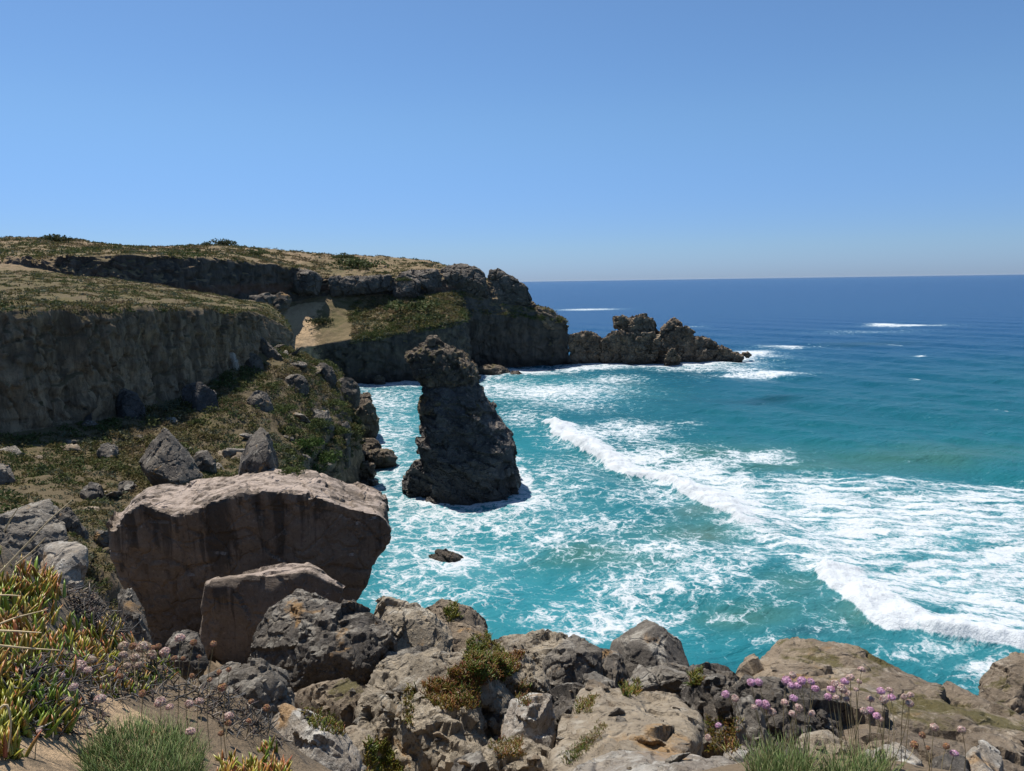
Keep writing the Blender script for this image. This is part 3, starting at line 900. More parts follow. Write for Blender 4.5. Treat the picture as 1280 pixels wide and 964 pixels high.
def sculpt(bms, voxel, disp, relax=2, seed=0.0):
    """join solids, remesh to one skin, soften edges a little, then weather it with 3-D noise"""
    me = bpy.data.meshes.new('tmp')
    bm = bmesh.new()
    for b in bms:
        t = bpy.data.meshes.new('t')
        b.to_mesh(t)
        b.free()
        bm.from_mesh(t)
        bpy.data.meshes.remove(t)
    bm.to_mesh(me)
    bm.free()
    o = bpy.data.objects.new('tmp', me)
    COL.objects.link(o)
    md = o.modifiers.new('r', 'REMESH')
    md.mode = 'VOXEL'
    md.voxel_size = voxel
    dg = bpy.context.evaluated_depsgraph_get()
    ev = o.evaluated_get(dg)
    m2 = ev.to_mesh()
    n = len(m2.vertices)
    v = np.empty(n * 3, np.float32)
    m2.vertices.foreach_get('co', v)
    v = v.reshape(-1, 3)
    e = np.empty(len(m2.edges) * 2, np.int32)
    m2.edges.foreach_get('vertices', e)
    e = e.reshape(-1, 2)
    faces = [tuple(p.vertices) for p in m2.polygons]
    ev.to_mesh_clear()
    COL.objects.unlink(o)
    bpy.data.objects.remove(o)
    bpy.data.meshes.remove(me)
    deg = np.bincount(e.ravel(), minlength=n).astype(np.float32)[:, None]

    def relaxed(v, k):
        for _ in range(k):
            s = np.zeros_like(v)
            np.add.at(s, e[:, 0], v[e[:, 1]])
            np.add.at(s, e[:, 1], v[e[:, 0]])
            v = v * 0.4 + 0.6 * s / np.maximum(deg, 1)
        return v
    v = relaxed(v, relax)
    F = np.array([f[:4] if len(f) >= 4 else (f[0], f[1], f[2], f[2]) for f in faces])

    def normals(v):
        nrm = np.cross(v[F[:, 2]] - v[F[:, 0]], v[F[:, 3]] - v[F[:, 1]])
        nv = np.zeros_like(v)
        for k in range(4):
            np.add.at(nv, F[:, k], nrm)
        return nv / (np.linalg.norm(nv, axis=1)[:, None] + 1e-9)
    for (kind, amp, size) in disp:
        if kind == 'clip':                       # `size` planes each cut a flat face, up to `amp` of the half width deep
            rs = np.random.default_rng(int(seed * 977) % 99991)
            c = v.mean(0)
            N = rs.normal(size=(int(size), 3)) * np.array([1, 1, 0.75]) + np.array([0, -0.35, 0.25])
            for nk in unit(N):
                sd = (v - c) @ nk
                o_ = sd.max() * (1 - amp * rs.uniform(0.45, 1.0))
                v = v - nk * np.maximum(0, sd - o_)[:, None]
            v = v.astype(np.float32)
            continue
        nv = normals(v)
        nv = relaxed(nv, 2)
        if kind == 'fbm':
            d = fbm(v, size, 4, 0.55, seed)
        elif kind == 'ridge':
            d = ridge(v, size, 3, seed) * 0.7
        elif kind == 'facet':
            d = facet(v, size, seed) * 0.8
        elif kind == 'strata':
            q = np.stack([v[:, 0] * 0.3 + v[:, 2] * 0.05, v[:, 1] * 0.3, v[:, 2] + v[:, 0] * 0.35 - v[:, 1] * 0.1], 1)
            d = facet(q, size, seed) * 0.7
        elif kind == 'flute':
            q = v * np.array([1.0, 1.0, 0.15])
            d = ridge(q, size, 3, seed) * 0.7
        elif kind == 'crack':
            d = crack(v, size, seed)
        elif kind == 'pit':
            d = -smooth01(fbm(v, size, 3, 0.5, seed + 4), 0.15, 0.4)
        v = v + nv * (amp * d)[:, None]
    return v, F


def place(name, v, F, mat, label, cat, group=None, parent=None):
    base = np.array([v[:, 0].mean(), v[:, 1].mean(), v[:, 2].min()])
    if parent is not None:
        base = base * 0
    me = new_mesh(name, v - base, F.astype(np.int32), mat)
    me.set_sharp_from_angle(angle=R(27))
    o = link(name, me, parent, base)
    if parent is None:
        tag(o, label, cat, group)
    return o


def front_back(front, d, thick, shrink=0.8, drop=0.0, lean=0.0, jit=0.0, seed=0):
    """a boulder whose front outline is known; its face leans back, is broken into planes, and its far side is smaller"""
    rs = np.random.default_rng(int(seed * 1000) % 99991)
    A = pts([(x, y, (d if len(q) == 0 else q[0])) for x, y, *q in front])
    zmin, zmax = A[:, 2].min(), A[:, 2].max()
    ctr = CPOS.copy()

    def push(q, dd):
        return ctr + (q - ctr) * ((q[:, 1] + dd) / q[:, 1])[:, None]
    if lean:
        A = push(A, lean * np.minimum(A[:, 2] - zmin, thick * 1.2))
    c = A.mean(0)
    out = [push(A, rs.uniform(0, 1, len(A)) * thick * jit)]
    if jit:
        k = 5
        w = rs.dirichlet(np.ones(len(A)) * 0.35, k)
        I = c * 0.35 + (w @ A) * 0.65
        out.append(push(I, -rs.uniform(0.1, 0.45, k) * thick * 0.5))
    B = push(c + (A - c) * shrink, thick) + np.array([0, 0, -drop])
    B[:, 2] += rs.uniform(-0.12, 0.05, len(B)) * (zmax - zmin) * (1 if jit else 0)
    out.append(B)
    return np.concatenate(out)


def cast(px, py):
    v = ray(px, py)
    v = v / np.linalg.norm(v)
    bpy.context.view_layer.update()
    o_ = Vector(CPOS)
    for _ in range(3):
        ok, loc, nor, idx, ob, mw = SC.ray_cast(bpy.context.evaluated_depsgraph_get(), o_, Vector(v))
        if not ok or ob.name != 'haze':
            break
        o_ = loc + Vector(v) * 0.01
    return (np.array(loc), np.array(nor), ob) if ok else None


def boulder(name, label, mat, front, d, thick, voxel, disp, cat='boulder', shrink=0.8, drop=0.0, relax=0, seed=None, group=None, extra=(), lean=None, jit=0.35):
    seed = random.random() * 50 if seed is None else seed
    if d is None:                                # stands on the ground that lies under its lower edge
        xs, ys = [q[0] for q in front], [q[1] for q in front]
        h = cast(sum(xs) / len(xs), max(ys) - 0.12 * (max(ys) - min(ys)))
        d = h[0][1] - 0.1 * thick
        mz = sum(ys) / len(ys)
        front = [(q[0], q[1] + (0.22 * (max(ys) - min(ys)) if q[1] > mz else 0)) for q in front]
    elif d < 12 and len(front[0]) == 2:          # foreground: bedded deep between its neighbours
        ys = [q[1] for q in front]
        xs = [q[0] for q in front]
        mz, mx, hh = sum(ys) / len(ys), sum(xs) / len(xs), max(ys) - min(ys)
        front = [(mx + (q[0] - mx) * 1.10, q[1] + (0.35 * hh if q[1] > mz else -0.12 * hh)) for q in front]
    if lean is None:
        lean = 0.75 if d < 10 else (0.45 if d < 75 else 0.3)
    if len(front[0]) == 3:
        lean = 0
        jit *= 0.6
    bms = [hull(front_back(front, d, thick, shrink, drop, lean, jit, seed))] + [hull(x) for x in extra]
    v, F = sculpt(bms, voxel, disp, relax, seed)
    return place(name, v, F, mat, label, cat, group)


# ---------------------------------------------------------------- the great overhanging boulder
frontA = [(131, 648), (139, 668), (156, 643), (178, 631), (200, 639), (216, 645), (237, 639), (266, 627), (300, 619), (331, 614), (369, 618), (387, 619), (433, 634), (475, 642), (484, 650),
          (490, 664), (487, 684), (472, 701), (464, 724), (448, 752), (438, 775), (380, 815), (300, 845), (225, 850), (196, 815), (174, 772), (150, 728), (138, 690)]
dA = [14.3 + 0.6 * abs(x - 300) / 190 * (1 if x > 300 else 0.6) + max(0, (y - 650)) * 0.0035 for x, y in frontA]
ringF = np.array([P(x, y, d) for (x, y), d in zip(frontA, dA)])
backA = [(146, 636), (150, 640), (170, 622), (186, 609), (200, 606), (222, 605), (240, 602), (268, 599), (300, 594), (333, 586), (369, 588), (395, 590), (430, 602), (470, 613), (482, 620),
         (486, 640), (480, 660), (466, 685), (458, 705), (440, 735), (425, 760), (370, 790), (300, 815), (235, 820), (206, 790), (186, 750), (165, 705), (152, 672)]
ringB = np.array([P(x, y, 16.9) for x, y in backA])
cB = ringB.mean(0)
ringC = cB + (ringB - cB) * 0.8 + np.array([0, 1.6, -0.5])
ringM = ringF * 0.5 + ringB * 0.5
v, F = sculpt([rings([ringF, ringM, ringB, ringC])], 0.05, [('fbm', 0.08, 1.6), ('facet', 0.07, 1.3), ('crack', 0.05, 1.5), ('facet', 0.035, 0.4), ('fbm', 0.025, 0.2)], 1, 3.3)
place('boulder', v, F, M_BIG, 'huge overhanging brown boulder with a pale flat top above the sea', 'boulder')
# the slab leaning against it
boulder('rock_slab', 'thick brown slab leaning against the front of the huge overhanging boulder', M_BIG,
        [(256, 733), (267, 727), (312, 720), (364, 716), (388, 715), (431, 735), (425, 750), (400, 775), (360, 830), (312, 845), (253, 815), (250, 800), (259, 770)], 12.2, 1.0, 0.035,
        [('fbm', 0.05, 1.0), ('facet', 0.05, 0.6), ('fbm', 0.02, 0.2)], 'rock slab', 0.97, -0.14, seed=6.1, lean=0.02, jit=0.05)

# ---------------------------------------------------------------- foreground rocks
ROUGH = [('clip', 0.26, 12), ('fbm', 0.025, 0.9), ('facet', 0.065, 0.9), ('facet', 0.03, 0.35), ('crack', 0.03, 0.6), ('facet', 0.015, 0.13), ('fbm', 0.008, 0.08)]
RUGGED = [('clip', 0.2, 10), ('fbm', 0.035, 0.7), ('facet', 0.08, 0.6), ('pit', 0.07, 0.24), ('facet', 0.04, 0.25), ('crack', 0.025, 0.45), ('facet', 0.02, 0.1), ('fbm', 0.012, 0.07)]
CLEAN = [('clip', 0.22, 8), ('fbm', 0.015, 0.9), ('facet', 0.025, 0.7), ('facet', 0.012, 0.22), ('fbm', 0.006, 0.1)]
FINE = [('clip', 0.24, 10), ('fbm', 0.012, 0.4), ('facet', 0.025, 0.35), ('crack', 0.012, 0.3), ('facet', 0.012, 0.13), ('fbm', 0.006, 0.05)]
boulder('boulder', 'dark pitted boulder with a pale ridge in front of the leaning brown slab', M_DARK,
        [(372, 746), (392, 753), (417, 766), (444, 777), (463, 783), (481, 799), (498, 824), (485, 829), (437, 846), (428, 856), (389, 862), (372, 880), (360, 864), (352, 846), (310, 842), (325, 803), (348, 770)], 7.6, 1.5, 0.03,
        [('fbm', 0.06, 0.9), ('clip', 0.22, 9), ('facet', 0.06, 0.8), ('pit', 0.04, 0.3), ('facet', 0.035, 0.3), ('crack', 0.025, 0.5), ('facet', 0.02, 0.11), ('fbm', 0.012, 0.06)], seed=2.2, lean=0.55)
boulder('boulder', 'grey lichen rock right behind the dark pitted boulder at the cliff edge', M_LIME,
        [(448, 770), (468, 761), (490, 763), (520, 772), (540, 782), (560, 800), (566, 830), (540, 850), (500, 860), (470, 820)], 8.6, 1.2, 0.03, ROUGH)
boulder('boulder', 'broken grey rock wedged between dark boulder and white limestone block', M_GREY,
        [(486, 826), (520, 818), (560, 822), (585, 836), (560, 870), (500, 880), (470, 862)], 7.4, 1.2, 0.03, ROUGH)
boulder('boulder', 'brown pyramid rock with green creeper on its right side at the cliff edge', M_MOSSY,
        [(556, 762), (570, 757), (588, 770), (604, 790), (622, 812), (640, 850), (590, 870), (540, 850), (522, 800), (530, 782)], 9.2, 1.5, 0.03, ROUGH)
boulder('boulder', 'low brown crusty rock at the cliff edge right of the pyramid rock', M_LIME,
        [(628, 806), (650, 797), (682, 795), (706, 800), (712, 830), (690, 850), (640, 850), (624, 830)], 9.0, 1.2, 0.03, RUGGED)
boulder('boulder', 'upright fin of tan rock with a dark hollow near its tip', M_GREY,
        [(703, 796), (712, 800), (728, 812), (752, 825), (758, 850), (735, 870), (690, 866), (672, 858), (682, 830)], 8.2, 0.9, 0.025, ROUGH)
boulder('boulder', 'low grey rock bridging the tan fin and the dark pointed rock', M_DARK,
        [(728, 828), (752, 818), (775, 822), (790, 850), (770, 872), (735, 872)], 8.6, 1.0, 0.03, ROUGH)
boulder('boulder', 'smooth dark grey pointed rock standing against the turquoise sea', M_GREY,
        [(818, 780), (823, 783), (845, 808), (868, 838), (872, 856), (830, 870), (770, 862), (752, 840), (770, 812), (795, 796)], 9.0, 1.3, 0.03, CLEAN)
boulder('boulder', 'rounded grey rock in front of the dark pointed rock', M_GREY,
        [(795, 845), (815, 834), (845, 836), (872, 846), (880, 870), (860, 892), (815, 890), (790, 872)], 7.2, 1.0, 0.028, ROUGH)
boulder('boulder', 'black crusted rock behind the leftmost pink thrift flowers', M_DARK,
        [(872, 850), (890, 843), (912, 850), (925, 868), (934, 900), (925, 935), (885, 935), (862, 905), (860, 872)], 6.2, 1.0, 0.025, RUGGED)
boulder('boulder', 'big tan sandstone slab tilted towards the camera with a streak of green', M_TAN,
        [(735, 848, 5.0), (752, 858, 5.1), (778, 868, 5.1), (800, 862, 5.1), (832, 868, 5.0), (848, 872, 4.9), (872, 900, 4.5), (874, 925, 4.1), (862, 940, 3.6), (700, 975, 3.1), (684, 964, 3.2), (700, 925, 3.8), (722, 895, 4.4)], 4.5, 1.0, 0.02,
        [('fbm', 0.06, 0.6), ('facet', 0.05, 0.35), ('ridge', 0.02, 0.12), ('fbm', 0.015, 0.06)], drop=0.5)
boulder('boulder', 'grey pointed rock leaning on the top of the tan sandstone slab', M_GREY,
        [(734, 850), (748, 846), (775, 862), (782, 880), (760, 900), (730, 892)], 5.6, 0.6, 0.02, FINE)
boulder('boulder', 'dark mossy rock in the gap left of the tan sandstone slab', M_DARK,
        [(690, 880), (715, 868), (738, 880), (735, 910), (705, 940), (680, 930), (676, 900)], 5.4, 0.8, 0.022, RUGGED)
boulder('rock_slab', 'white and orange lichened slab along the bottom edge of the frame', M_PALE,
        [(706, 958, 2.75), (760, 942, 3.0), (830, 938, 3.1), (900, 940, 3.05), (945, 946, 2.9), (960, 962, 2.6), (950, 1000, 2.3), (700, 1010, 2.3), (690, 985, 2.5)], 2.8, 0.5, 0.016, FINE, 'rock slab', drop=0.3)
boulder('boulder', 'small orange and white boulder at the left foot of the pink thrift', M_PALE,
        [(905, 945), (915, 936), (928, 933), (938, 940), (944, 952), (930, 966), (905, 966)], 2.85, 0.25, 0.012, FINE)
# limestone block and its top
boulder('boulder', 'large rugged pale limestone block with pits and dark drip stains', M_LIME,
        [(484, 850), (503, 843), (525, 840), (560, 842), (595, 845), (630, 846), (642, 880), (638, 908), (610, 938), (565, 965), (560, 1000), (500, 1000), (488, 945), (466, 924), (462, 890)], 5.4, 1.6, 0.022,
        [('fbm', 0.14, 0.8), ('facet', 0.12, 0.5), ('pit', 0.16, 0.32), ('ridge', 0.08, 0.25), ('pit', 0.05, 0.12), ('fbm', 0.02, 0.07)], relax=1)
boulder('rock_slab', 'flat whitish ledge carrying orange and green creeper behind limestone block', M_LIME,
        [(520, 838), (560, 828), (620, 824), (672, 826), (682, 850), (650, 872), (560, 868), (520, 860)], 7.0, 1.2, 0.026, RUGGED, 'rock slab')
boulder('boulder', 'layered grey and white rock right of the rugged limestone block', M_PALE,
        [(640, 882), (662, 874), (684, 880), (690, 900), (682, 920), (655, 930), (632, 915)], 5.0, 0.7, 0.02, [('fbm', 0.04, 0.5), ('strata', 0.06, 0.16), ('fbm', 0.02, 0.08)])
boulder('boulder', 'mottled rock with orange succulents below the layered grey and white rock', M_LIME,
        [(612, 940), (640, 925), (680, 930), (695, 950), (690, 1000), (620, 1000), (600, 975)], 4.3, 0.8, 0.02, RUGGED)
boulder('boulder', 'pale triangular stone at the foot of the rugged limestone block', M_GREY,
        [(566, 958), (600, 942), (610, 962), (600, 1000), (560, 1000)], 4.2, 0.5, 0.02, FINE)
boulder('boulder', 'knobbly whitish rock between creeper ledge and tan fin', M_LIME,
        [(640, 850), (662, 836), (680, 842), (690, 862), (672, 884), (645, 880)], 6.6, 0.7, 0.022, RUGGED)
boulder('boulder', 'brown rock in the shade under the dark pitted boulder', M_MOSSY,
        [(372, 880), (400, 868), (440, 862), (470, 866), (484, 885), (476, 925), (440, 945), (395, 920)], 6.2, 1.0, 0.025, ROUGH)
boulder('boulder', 'low grey rock between the dried thrift and the dark pitted boulder', M_GREY,
        [(255, 850), (275, 835), (320, 838), (355, 848), (372, 870), (374, 900), (330, 915), (270, 890)], 4.8, 0.8, 0.02, ROUGH)
boulder('boulder', 'whitish lichened rock at the bottom right of the green grass tussock', M_PALE,
        [(336, 905), (352, 893), (385, 902), (425, 925), (478, 966), (480, 1010), (330, 1010), (332, 940)], 3.3, 0.7, 0.016, FINE, drop=0.2)
boulder('boulder', 'cream coloured stone in the gap left of rugged limestone block', M_TAN,
        [(425, 925), (440, 912), (462, 920), (470, 950), (445, 962), (425, 948)], 5.0, 0.5, 0.02, FINE)
# right-hand big rock
boulder('boulder', 'largest brown boulder on the right with moss patches behind the pink thrift', M_MOSSY,
        [(985, 806, 8.2), (1010, 803, 8.2), (1045, 805, 8.1), (1075, 820, 7.9), (1120, 838, 7.5), (1170, 858, 7.1), (1225, 880, 6.8), (1262, 905, 6.4), (1300, 925, 6.1), (1320, 1060, 4.9), (1150, 1060, 4.9), (1090, 935, 5.6), (1000, 900, 6.4), (960, 880, 6.9), (925, 850, 7.4), (940, 832, 7.8), (980, 820, 8.1)],
        7.0, 1.2, 0.03, [('fbm', 0.16, 1.2), ('facet', 0.10, 0.7), ('ridge', 0.06, 0.4), ('fbm', 0.03, 0.12)], drop=0.8)
boulder('boulder', 'brown rock at the right edge of the frame against the sea', M_MOSSY,
        [(1232, 862), (1250, 842), (1270, 830), (1300, 826), (1330, 840), (1330, 930), (1270, 930), (1236, 890)], 8.6, 1.3, 0.03, ROUGH)
boulder('rock_slab', 'broken grey ledge with dark gaps behind the thickest pink thrift', M_DARK,
        [(920, 862), (945, 856), (985, 868), (1010, 880), (1050, 890), (1070, 910), (1060, 940), (1000, 945), (950, 940), (930, 900)], 5.6, 0.8, 0.022, RUGGED, 'rock slab')
boulder('boulder', 'grey slanting stone under the left end of the pink thrift', M_GREY,
        [(920, 878), (940, 876), (956, 900), (966, 930), (945, 950), (925, 935)], 5.0, 0.5, 0.02, FINE)
boulder('boulder', 'tan stone in the middle of the thrift stems above the grass', M_TAN,
        [(988, 940), (1005, 925), (1030, 918), (1055, 926), (1066, 950), (1040, 975), (995, 975)], 3.2, 0.4, 0.014, FINE)
boulder('boulder', 'tan stone with grey flank right of the middle of the grass', M_PALE,
        [(1088, 945), (1105, 935), (1132, 937), (1150, 955), (1150, 990), (1090, 990)], 2.9, 0.35, 0.013, FINE)
boulder('boulder', 'grey and white stone left of the orange stone at the bottom right', M_GREY,
        [(1158, 966), (1170, 950), (1188, 944), (1206, 954), (1210, 990), (1160, 990)], 3.0, 0.3, 0.012, FINE)
boulder('boulder', 'orange lichened stone at the bottom right corner', M_PALE,
        [(1206, 958), (1215, 943), (1230, 938), (1245, 950), (1256, 970), (1250, 995), (1208, 1010)], 3.3, 0.4, 0.012, FINE)

# ---------------------------------------------------------------- middle distance rocks left
MID = [('clip', 0.26, 12), ('fbm', 0.03, 1.4), ('facet', 0.10, 1.3), ('facet', 0.06, 0.45), ('fbm', 0.03, 0.2)]
boulder('boulder', 'small white rock poking up above the ice plants on the left', M_PALE,
        [(50, 708), (62, 692), (85, 684), (100, 683), (107, 694), (103, 714), (94, 735), (60, 740)], 5.4, 0.5, 0.02, [('fbm', 0.05, 0.4), ('facet', 0.03, 0.25), ('fbm', 0.015, 0.08)], seed=4.0)
boulder('boulder', 'flat grey rock at the left edge above the ice plants', M_GREY,
        [(-40, 650), (0, 637), (30, 640), (60, 652), (80, 668), (92, 690), (80, 712), (30, 720), (-40, 715)], 9.5, 1.8, 0.03, ROUGH, lean=1.1)
boulder('boulder', 'dark tilted slab in the scrub behind the white rock', M_DARK,
        [(68, 640), (85, 634), (112, 660), (120, 672), (110, 678), (90, 668)], None, 0.5, 0.04, MID)
boulder('boulder', 'small dark stone touching the left end of the huge boulder', M_DARK,
        [(114, 668), (122, 661), (136, 664), (138, 680), (126, 688), (114, 684)], None, 0.5, 0.03, FINE)
boulder('boulder', 'low grey stone below the left end of the huge boulder', M_GREY,
        [(184, 780), (200, 773), (222, 775), (238, 790), (230, 812), (195, 815)], None, 0.7, 0.03, FINE)
v, F = sculpt([hull(pts([(206, 533, 36.5), (174, 577, 36.2), (187, 590, 34.4), (224, 606, 33.8), (254, 595, 35.4), (242, 574, 38.6), (190, 556, 39.4), (212, 541, 35.6), (190, 610, 36), (240, 615, 37)]))], 0.07, [('fbm', 0.10, 2.0), ('facet', 0.07, 0.9), ('crack', 0.06, 1.0), ('fbm', 0.04, 0.3)], 1, 1.5)
place('boulder', v, F, M_DARK, 'dark pyramid rock standing alone in the scrub slope', 'boulder')
boulder('boulder', 'rounded dark rock touching the right side of the pyramid rock', M_DARK,
        [(240, 568), (252, 560), (266, 566), (274, 582), (262, 596), (244, 592)], None, 1.5, 0.09, MID)
boulder('boulder', 'dark wedge rock with a sharp tip above the top of the huge boulder', M_DARK,
        [(327, 528), (333, 540), (340, 558), (352, 584), (340, 600), (300, 600), (296, 580), (312, 552)], None, 2.5, 0.1, MID, seed=8.8)
boulder('boulder', 'white upright rock leaning on the end of the near cliff', M_PALE,
        [(285, 429), (289, 430), (296, 446), (300, 460), (292, 466), (284, 458)], None, 1.2, 0.12, MID)
boulder('boulder', 'grey rock beside the white upright rock below the near cliff', M_SLAB,
        [(300, 438), (310, 435), (326, 446), (333, 460), (320, 468), (302, 462)], None, 1.8, 0.14, MID)
boulder('rock_slab', 'grey slab leaning against the right corner of the near cliff', M_SLAB,
        [(312, 412), (318, 413), (336, 428), (356, 440), (350, 450), (330, 446), (314, 430)], None, 1.2, 0.14, MID, 'rock slab')
boulder('boulder', 'dark fallen block at the shaded foot of the near cliff furthest left', M_STACK,  # stack's dark albedo puts the cliff's shade into this block's colour
        [(82, 492), (95, 484), (112, 500), (116, 518), (100, 524), (80, 514)], None, 1.6, 0.12, MID)
boulder('boulder', 'wide dark fallen block in the middle of the near cliff foot', M_STACK,  # shade at the cliff foot painted in by the dark stack material
        [(130, 486), (150, 480), (172, 492), (186, 508), (180, 526), (140, 528), (132, 508)], None, 2.0, 0.13, MID)
boulder('boulder', 'dark shadowed block at the foot of the near cliff next to the sunlit scrub', M_STACK,  # darkened by material to stand in for the shadow it lies in
        [(226, 482), (248, 476), (270, 490), (278, 508), (262, 522), (232, 512)], None, 2.0, 0.14, MID)
boulder('boulder', 'brown rock at the left edge below the cliff shadow', M_GREY,
        [(-20, 585), (0, 577), (14, 580), (21, 592), (14, 606), (-20, 610)], None, 1.4, 0.08, MID)
for lab, fr, th, mt in [('dark overhanging ledge at the seaward edge of the scrub slope', [(414, 482), (424, 470), (440, 472), (452, 486), (450, 500), (430, 506), (416, 498)], 3.0, M_DARK),
                        ('jagged grey rock on top of the seaward end of the slope', [(392, 462), (400, 452), (414, 456), (424, 468), (416, 480), (396, 478)], 2.2, M_SLAB),
                        ('dark outcrop in the middle of the upper scrub slope', [(352, 478), (362, 466), (380, 470), (388, 484), (376, 494), (356, 492)], 2.0, M_DARK),
                        ('low dark outcrop below the grey slab on the scrub slope', [(308, 500), (318, 488), (336, 490), (344, 506), (330, 516), (310, 514)], 1.8, M_DARK),
                        ('brown ledge standing out of the lower right scrub slope', [(380, 520), (392, 510), (412, 514), (420, 530), (404, 540), (384, 536)], 2.0, M_GREY),
                        ('dark rock wall piece above the cove rocks at the slope end', [(416, 530), (430, 520), (440, 534), (440, 570), (424, 580), (414, 560)], 2.4, M_DARK),
                        ('grey stone half buried left of the dark pyramid rock', [(120, 560), (134, 552), (150, 558), (152, 570), (134, 576), (120, 572)], 1.0, M_GREY),
                        ('flat pale stone in the scrub above the dark pyramid rock', [(204, 522), (216, 520), (228, 528), (224, 534), (210, 532)], 0.6, M_PALE),
                        ('dark stone in the scrub between left edge and white rock', [(100, 610), (114, 602), (130, 608), (132, 622), (116, 628), (102, 624)], 0.9, M_DARK),
                        ('grey boulder in the scrub behind left end of huge boulder', [(148, 604), (160, 598), (172, 604), (174, 616), (160, 620), (148, 616)], 0.9, M_GREY)]:
    boulder('boulder', lab, mt, fr, None, th, max(0.05, th * 0.05), MID)
boulder('boulder', 'smooth grey rock spine between the dark tangle and the huge boulder', M_GREY,
        [(150, 742), (160, 738), (172, 760), (186, 785), (196, 806), (184, 822), (166, 810), (154, 775)], 4.6, 0.5, 0.016, FINE)
boulder('boulder', 'dark stone low in the gap left of the leaning brown slab', M_DARK,
        [(205, 800), (222, 792), (246, 798), (258, 815), (250, 838), (222, 836), (206, 822)], 6.4, 0.6, 0.02, FINE)
boulder('boulder', 'small pale pebble rock on the right shoulder of the dark pitted boulder', M_GREY,
        [(428, 762), (440, 750), (446, 758), (445, 768), (434, 770)], 9.5, 0.4, 0.02, FINE)
boulder('rock_slab', 'grey tilted slab lying at the bottom of the sand gully', M_SLAB,
        [(334, 372), (352, 365), (366, 374), (360, 386), (346, 391), (336, 384)], 158, 3, 0.22, [('fbm', 0.3, 2.5), ('facet', 0.25, 1.5)], 'rock slab')
boulder('rock_slab', 'pale grey slab left of the tilted slab below the dark scarp', M_SLAB,
        [(302, 378), (312, 370), (334, 366), (346, 370), (338, 382), (312, 386)], 150, 3, 0.22, [('fbm', 0.3, 2.5), ('facet', 0.25, 1.5)], 'rock slab')

# ---------------------------------------------------------------- cap rocks along the headland rim
FAR = [('clip', 0.2, 12), ('crack', 0.5, 3.6), ('fbm', 0.15, 5), ('facet', 0.35, 3.0), ('flute', 0.2, 1.2), ('facet', 0.12, 0.9), ('fbm', 0.08, 0.6)]


def cap(label, front, d, thick, disp=FAR, name='cap_rock', cat='cap rock', mat=None, **k):
    boulder(name, label, mat or M_SLAB, front, d, thick, 0.26, disp, cat, **k)


cap('jagged grey outcrop at the right end of the dark scarp', [(362, 344), (368, 336), (380, 336), (396, 342), (404, 352), (400, 370), (380, 368), (364, 362)], 171, 7)
cap('long pale grey ledge at the left end of the headland rim', [(397, 352, 175), (410, 346, 176), (440, 346, 178), (470, 345, 180), (494, 344, 181), (494, 362, 180), (470, 366, 178), (430, 369, 176), (408, 371, 175), (399, 364, 174)], 178, 4)
cap('leaning square block in the middle of the headland rim', [(488, 352), (500, 342), (520, 345), (530, 356), (526, 368), (506, 377), (492, 370)], 179, 5)
cap('dark overhanging ledge right of the leaning square block', [(496, 340), (520, 338), (548, 337), (556, 350), (552, 364), (520, 366), (500, 354)], 183, 8)
cap('big dark rounded rim block with an overhang below it', [(544, 341), (560, 332), (575, 329), (594, 334), (606, 342), (610, 358), (606, 372), (580, 366), (550, 362)], 184, 9)
cap('last rim block at the seaward tip of the headland', [(607, 348), (612, 338), (622, 336), (636, 344), (655, 356), (665, 366), (664, 380), (640, 382), (612, 374)], 187.5, 8)
cap('small pale blocks of the broken edge on the seaward nose', [(655, 388), (672, 384), (692, 392), (704, 398), (708, 410), (690, 412), (664, 404)], 188, 5, mat=M_ISLET)

# ---------------------------------------------------------------- the sea stack
RS = [(424, 535, 544, .5), (430, 530, 548, .5), (436, 521, 557, .6), (443, 509, 575, .42), (455, 510, 588, .40), (467, 516, 597, .40), (476, 523, 597, .42), (485, 530, 595, .44), (497, 529, 603, .47), (513, 527, 614, .5),
      (530, 525, 622, .5), (550, 526, 633, .5), (570, 528, 641, .52), (590, 529, 645, .52), (612, 528, 647, .5), (640, 527, 652, .5)]
SD = 76.0
RR = []
for k, (py, a, b, tk) in enumerate(RS):
    A, B = P(a, py, SD), P(b, py, SD)
    c = (A + B) / 2
    rx = (B[0] - A[0]) / 2
    ry = rx * 2 * tk + 0.2
    cy = SD + 1.2 - (2.0 * max(0, (py - 480) / 140) * 0.6)
    n = 22
    ring = []
    for i in range(n):
        th = 2 * math.pi * i / n
        cs, sn = math.cos(th), math.sin(th)
        sq = (abs(cs) ** 3 + abs(sn) ** 3) ** (-1 / 3)
        ring.append((c[0] + rx * cs * min(sq, 1.12), cy + ry * sn * sq, c[2]))
    RR.append(np.array(ring))
foot = hull(front_back([(509, 590), (521, 580), (530, 588), (536, 606), (534, 640), (511, 640), (508, 606)], 73.5, 4, 0.9))
stack = bpy.data.objects.new('sea_stack', None)
COL.objects.link(stack)
stack.location = (float(RR[-2][:, 0].mean()), float(RR[-2][:, 1].mean()), 0.0)
tag(stack, 'tall dark sea stack with a rubbly overhanging head in the middle of the cove', 'sea stack')
SB = np.array(stack.location)
v, F = sculpt([rings(RR[:6:-1]), foot], 0.12, [('fbm', 0.2, 4.5), ('facet', 0.6, 3.4), ('strata', 0.38, 0.8), ('facet', 0.12, 0.9), ('crack', 0.10, 1.8), ('fbm', 0.05, 0.35)], 0, 7.4)
place('body', v - SB, F, M_STACK, None, None, None, stack)
v, F = sculpt([rings(RR[9::-1])], 0.11, [('fbm', 0.2, 2.2), ('facet', 0.42, 1.4), ('facet', 0.2, 0.55), ('fbm', 0.08, 0.3)], 0, 3.1)
place('caprock', v - SB, F, M_CAP, None, None, None, stack)
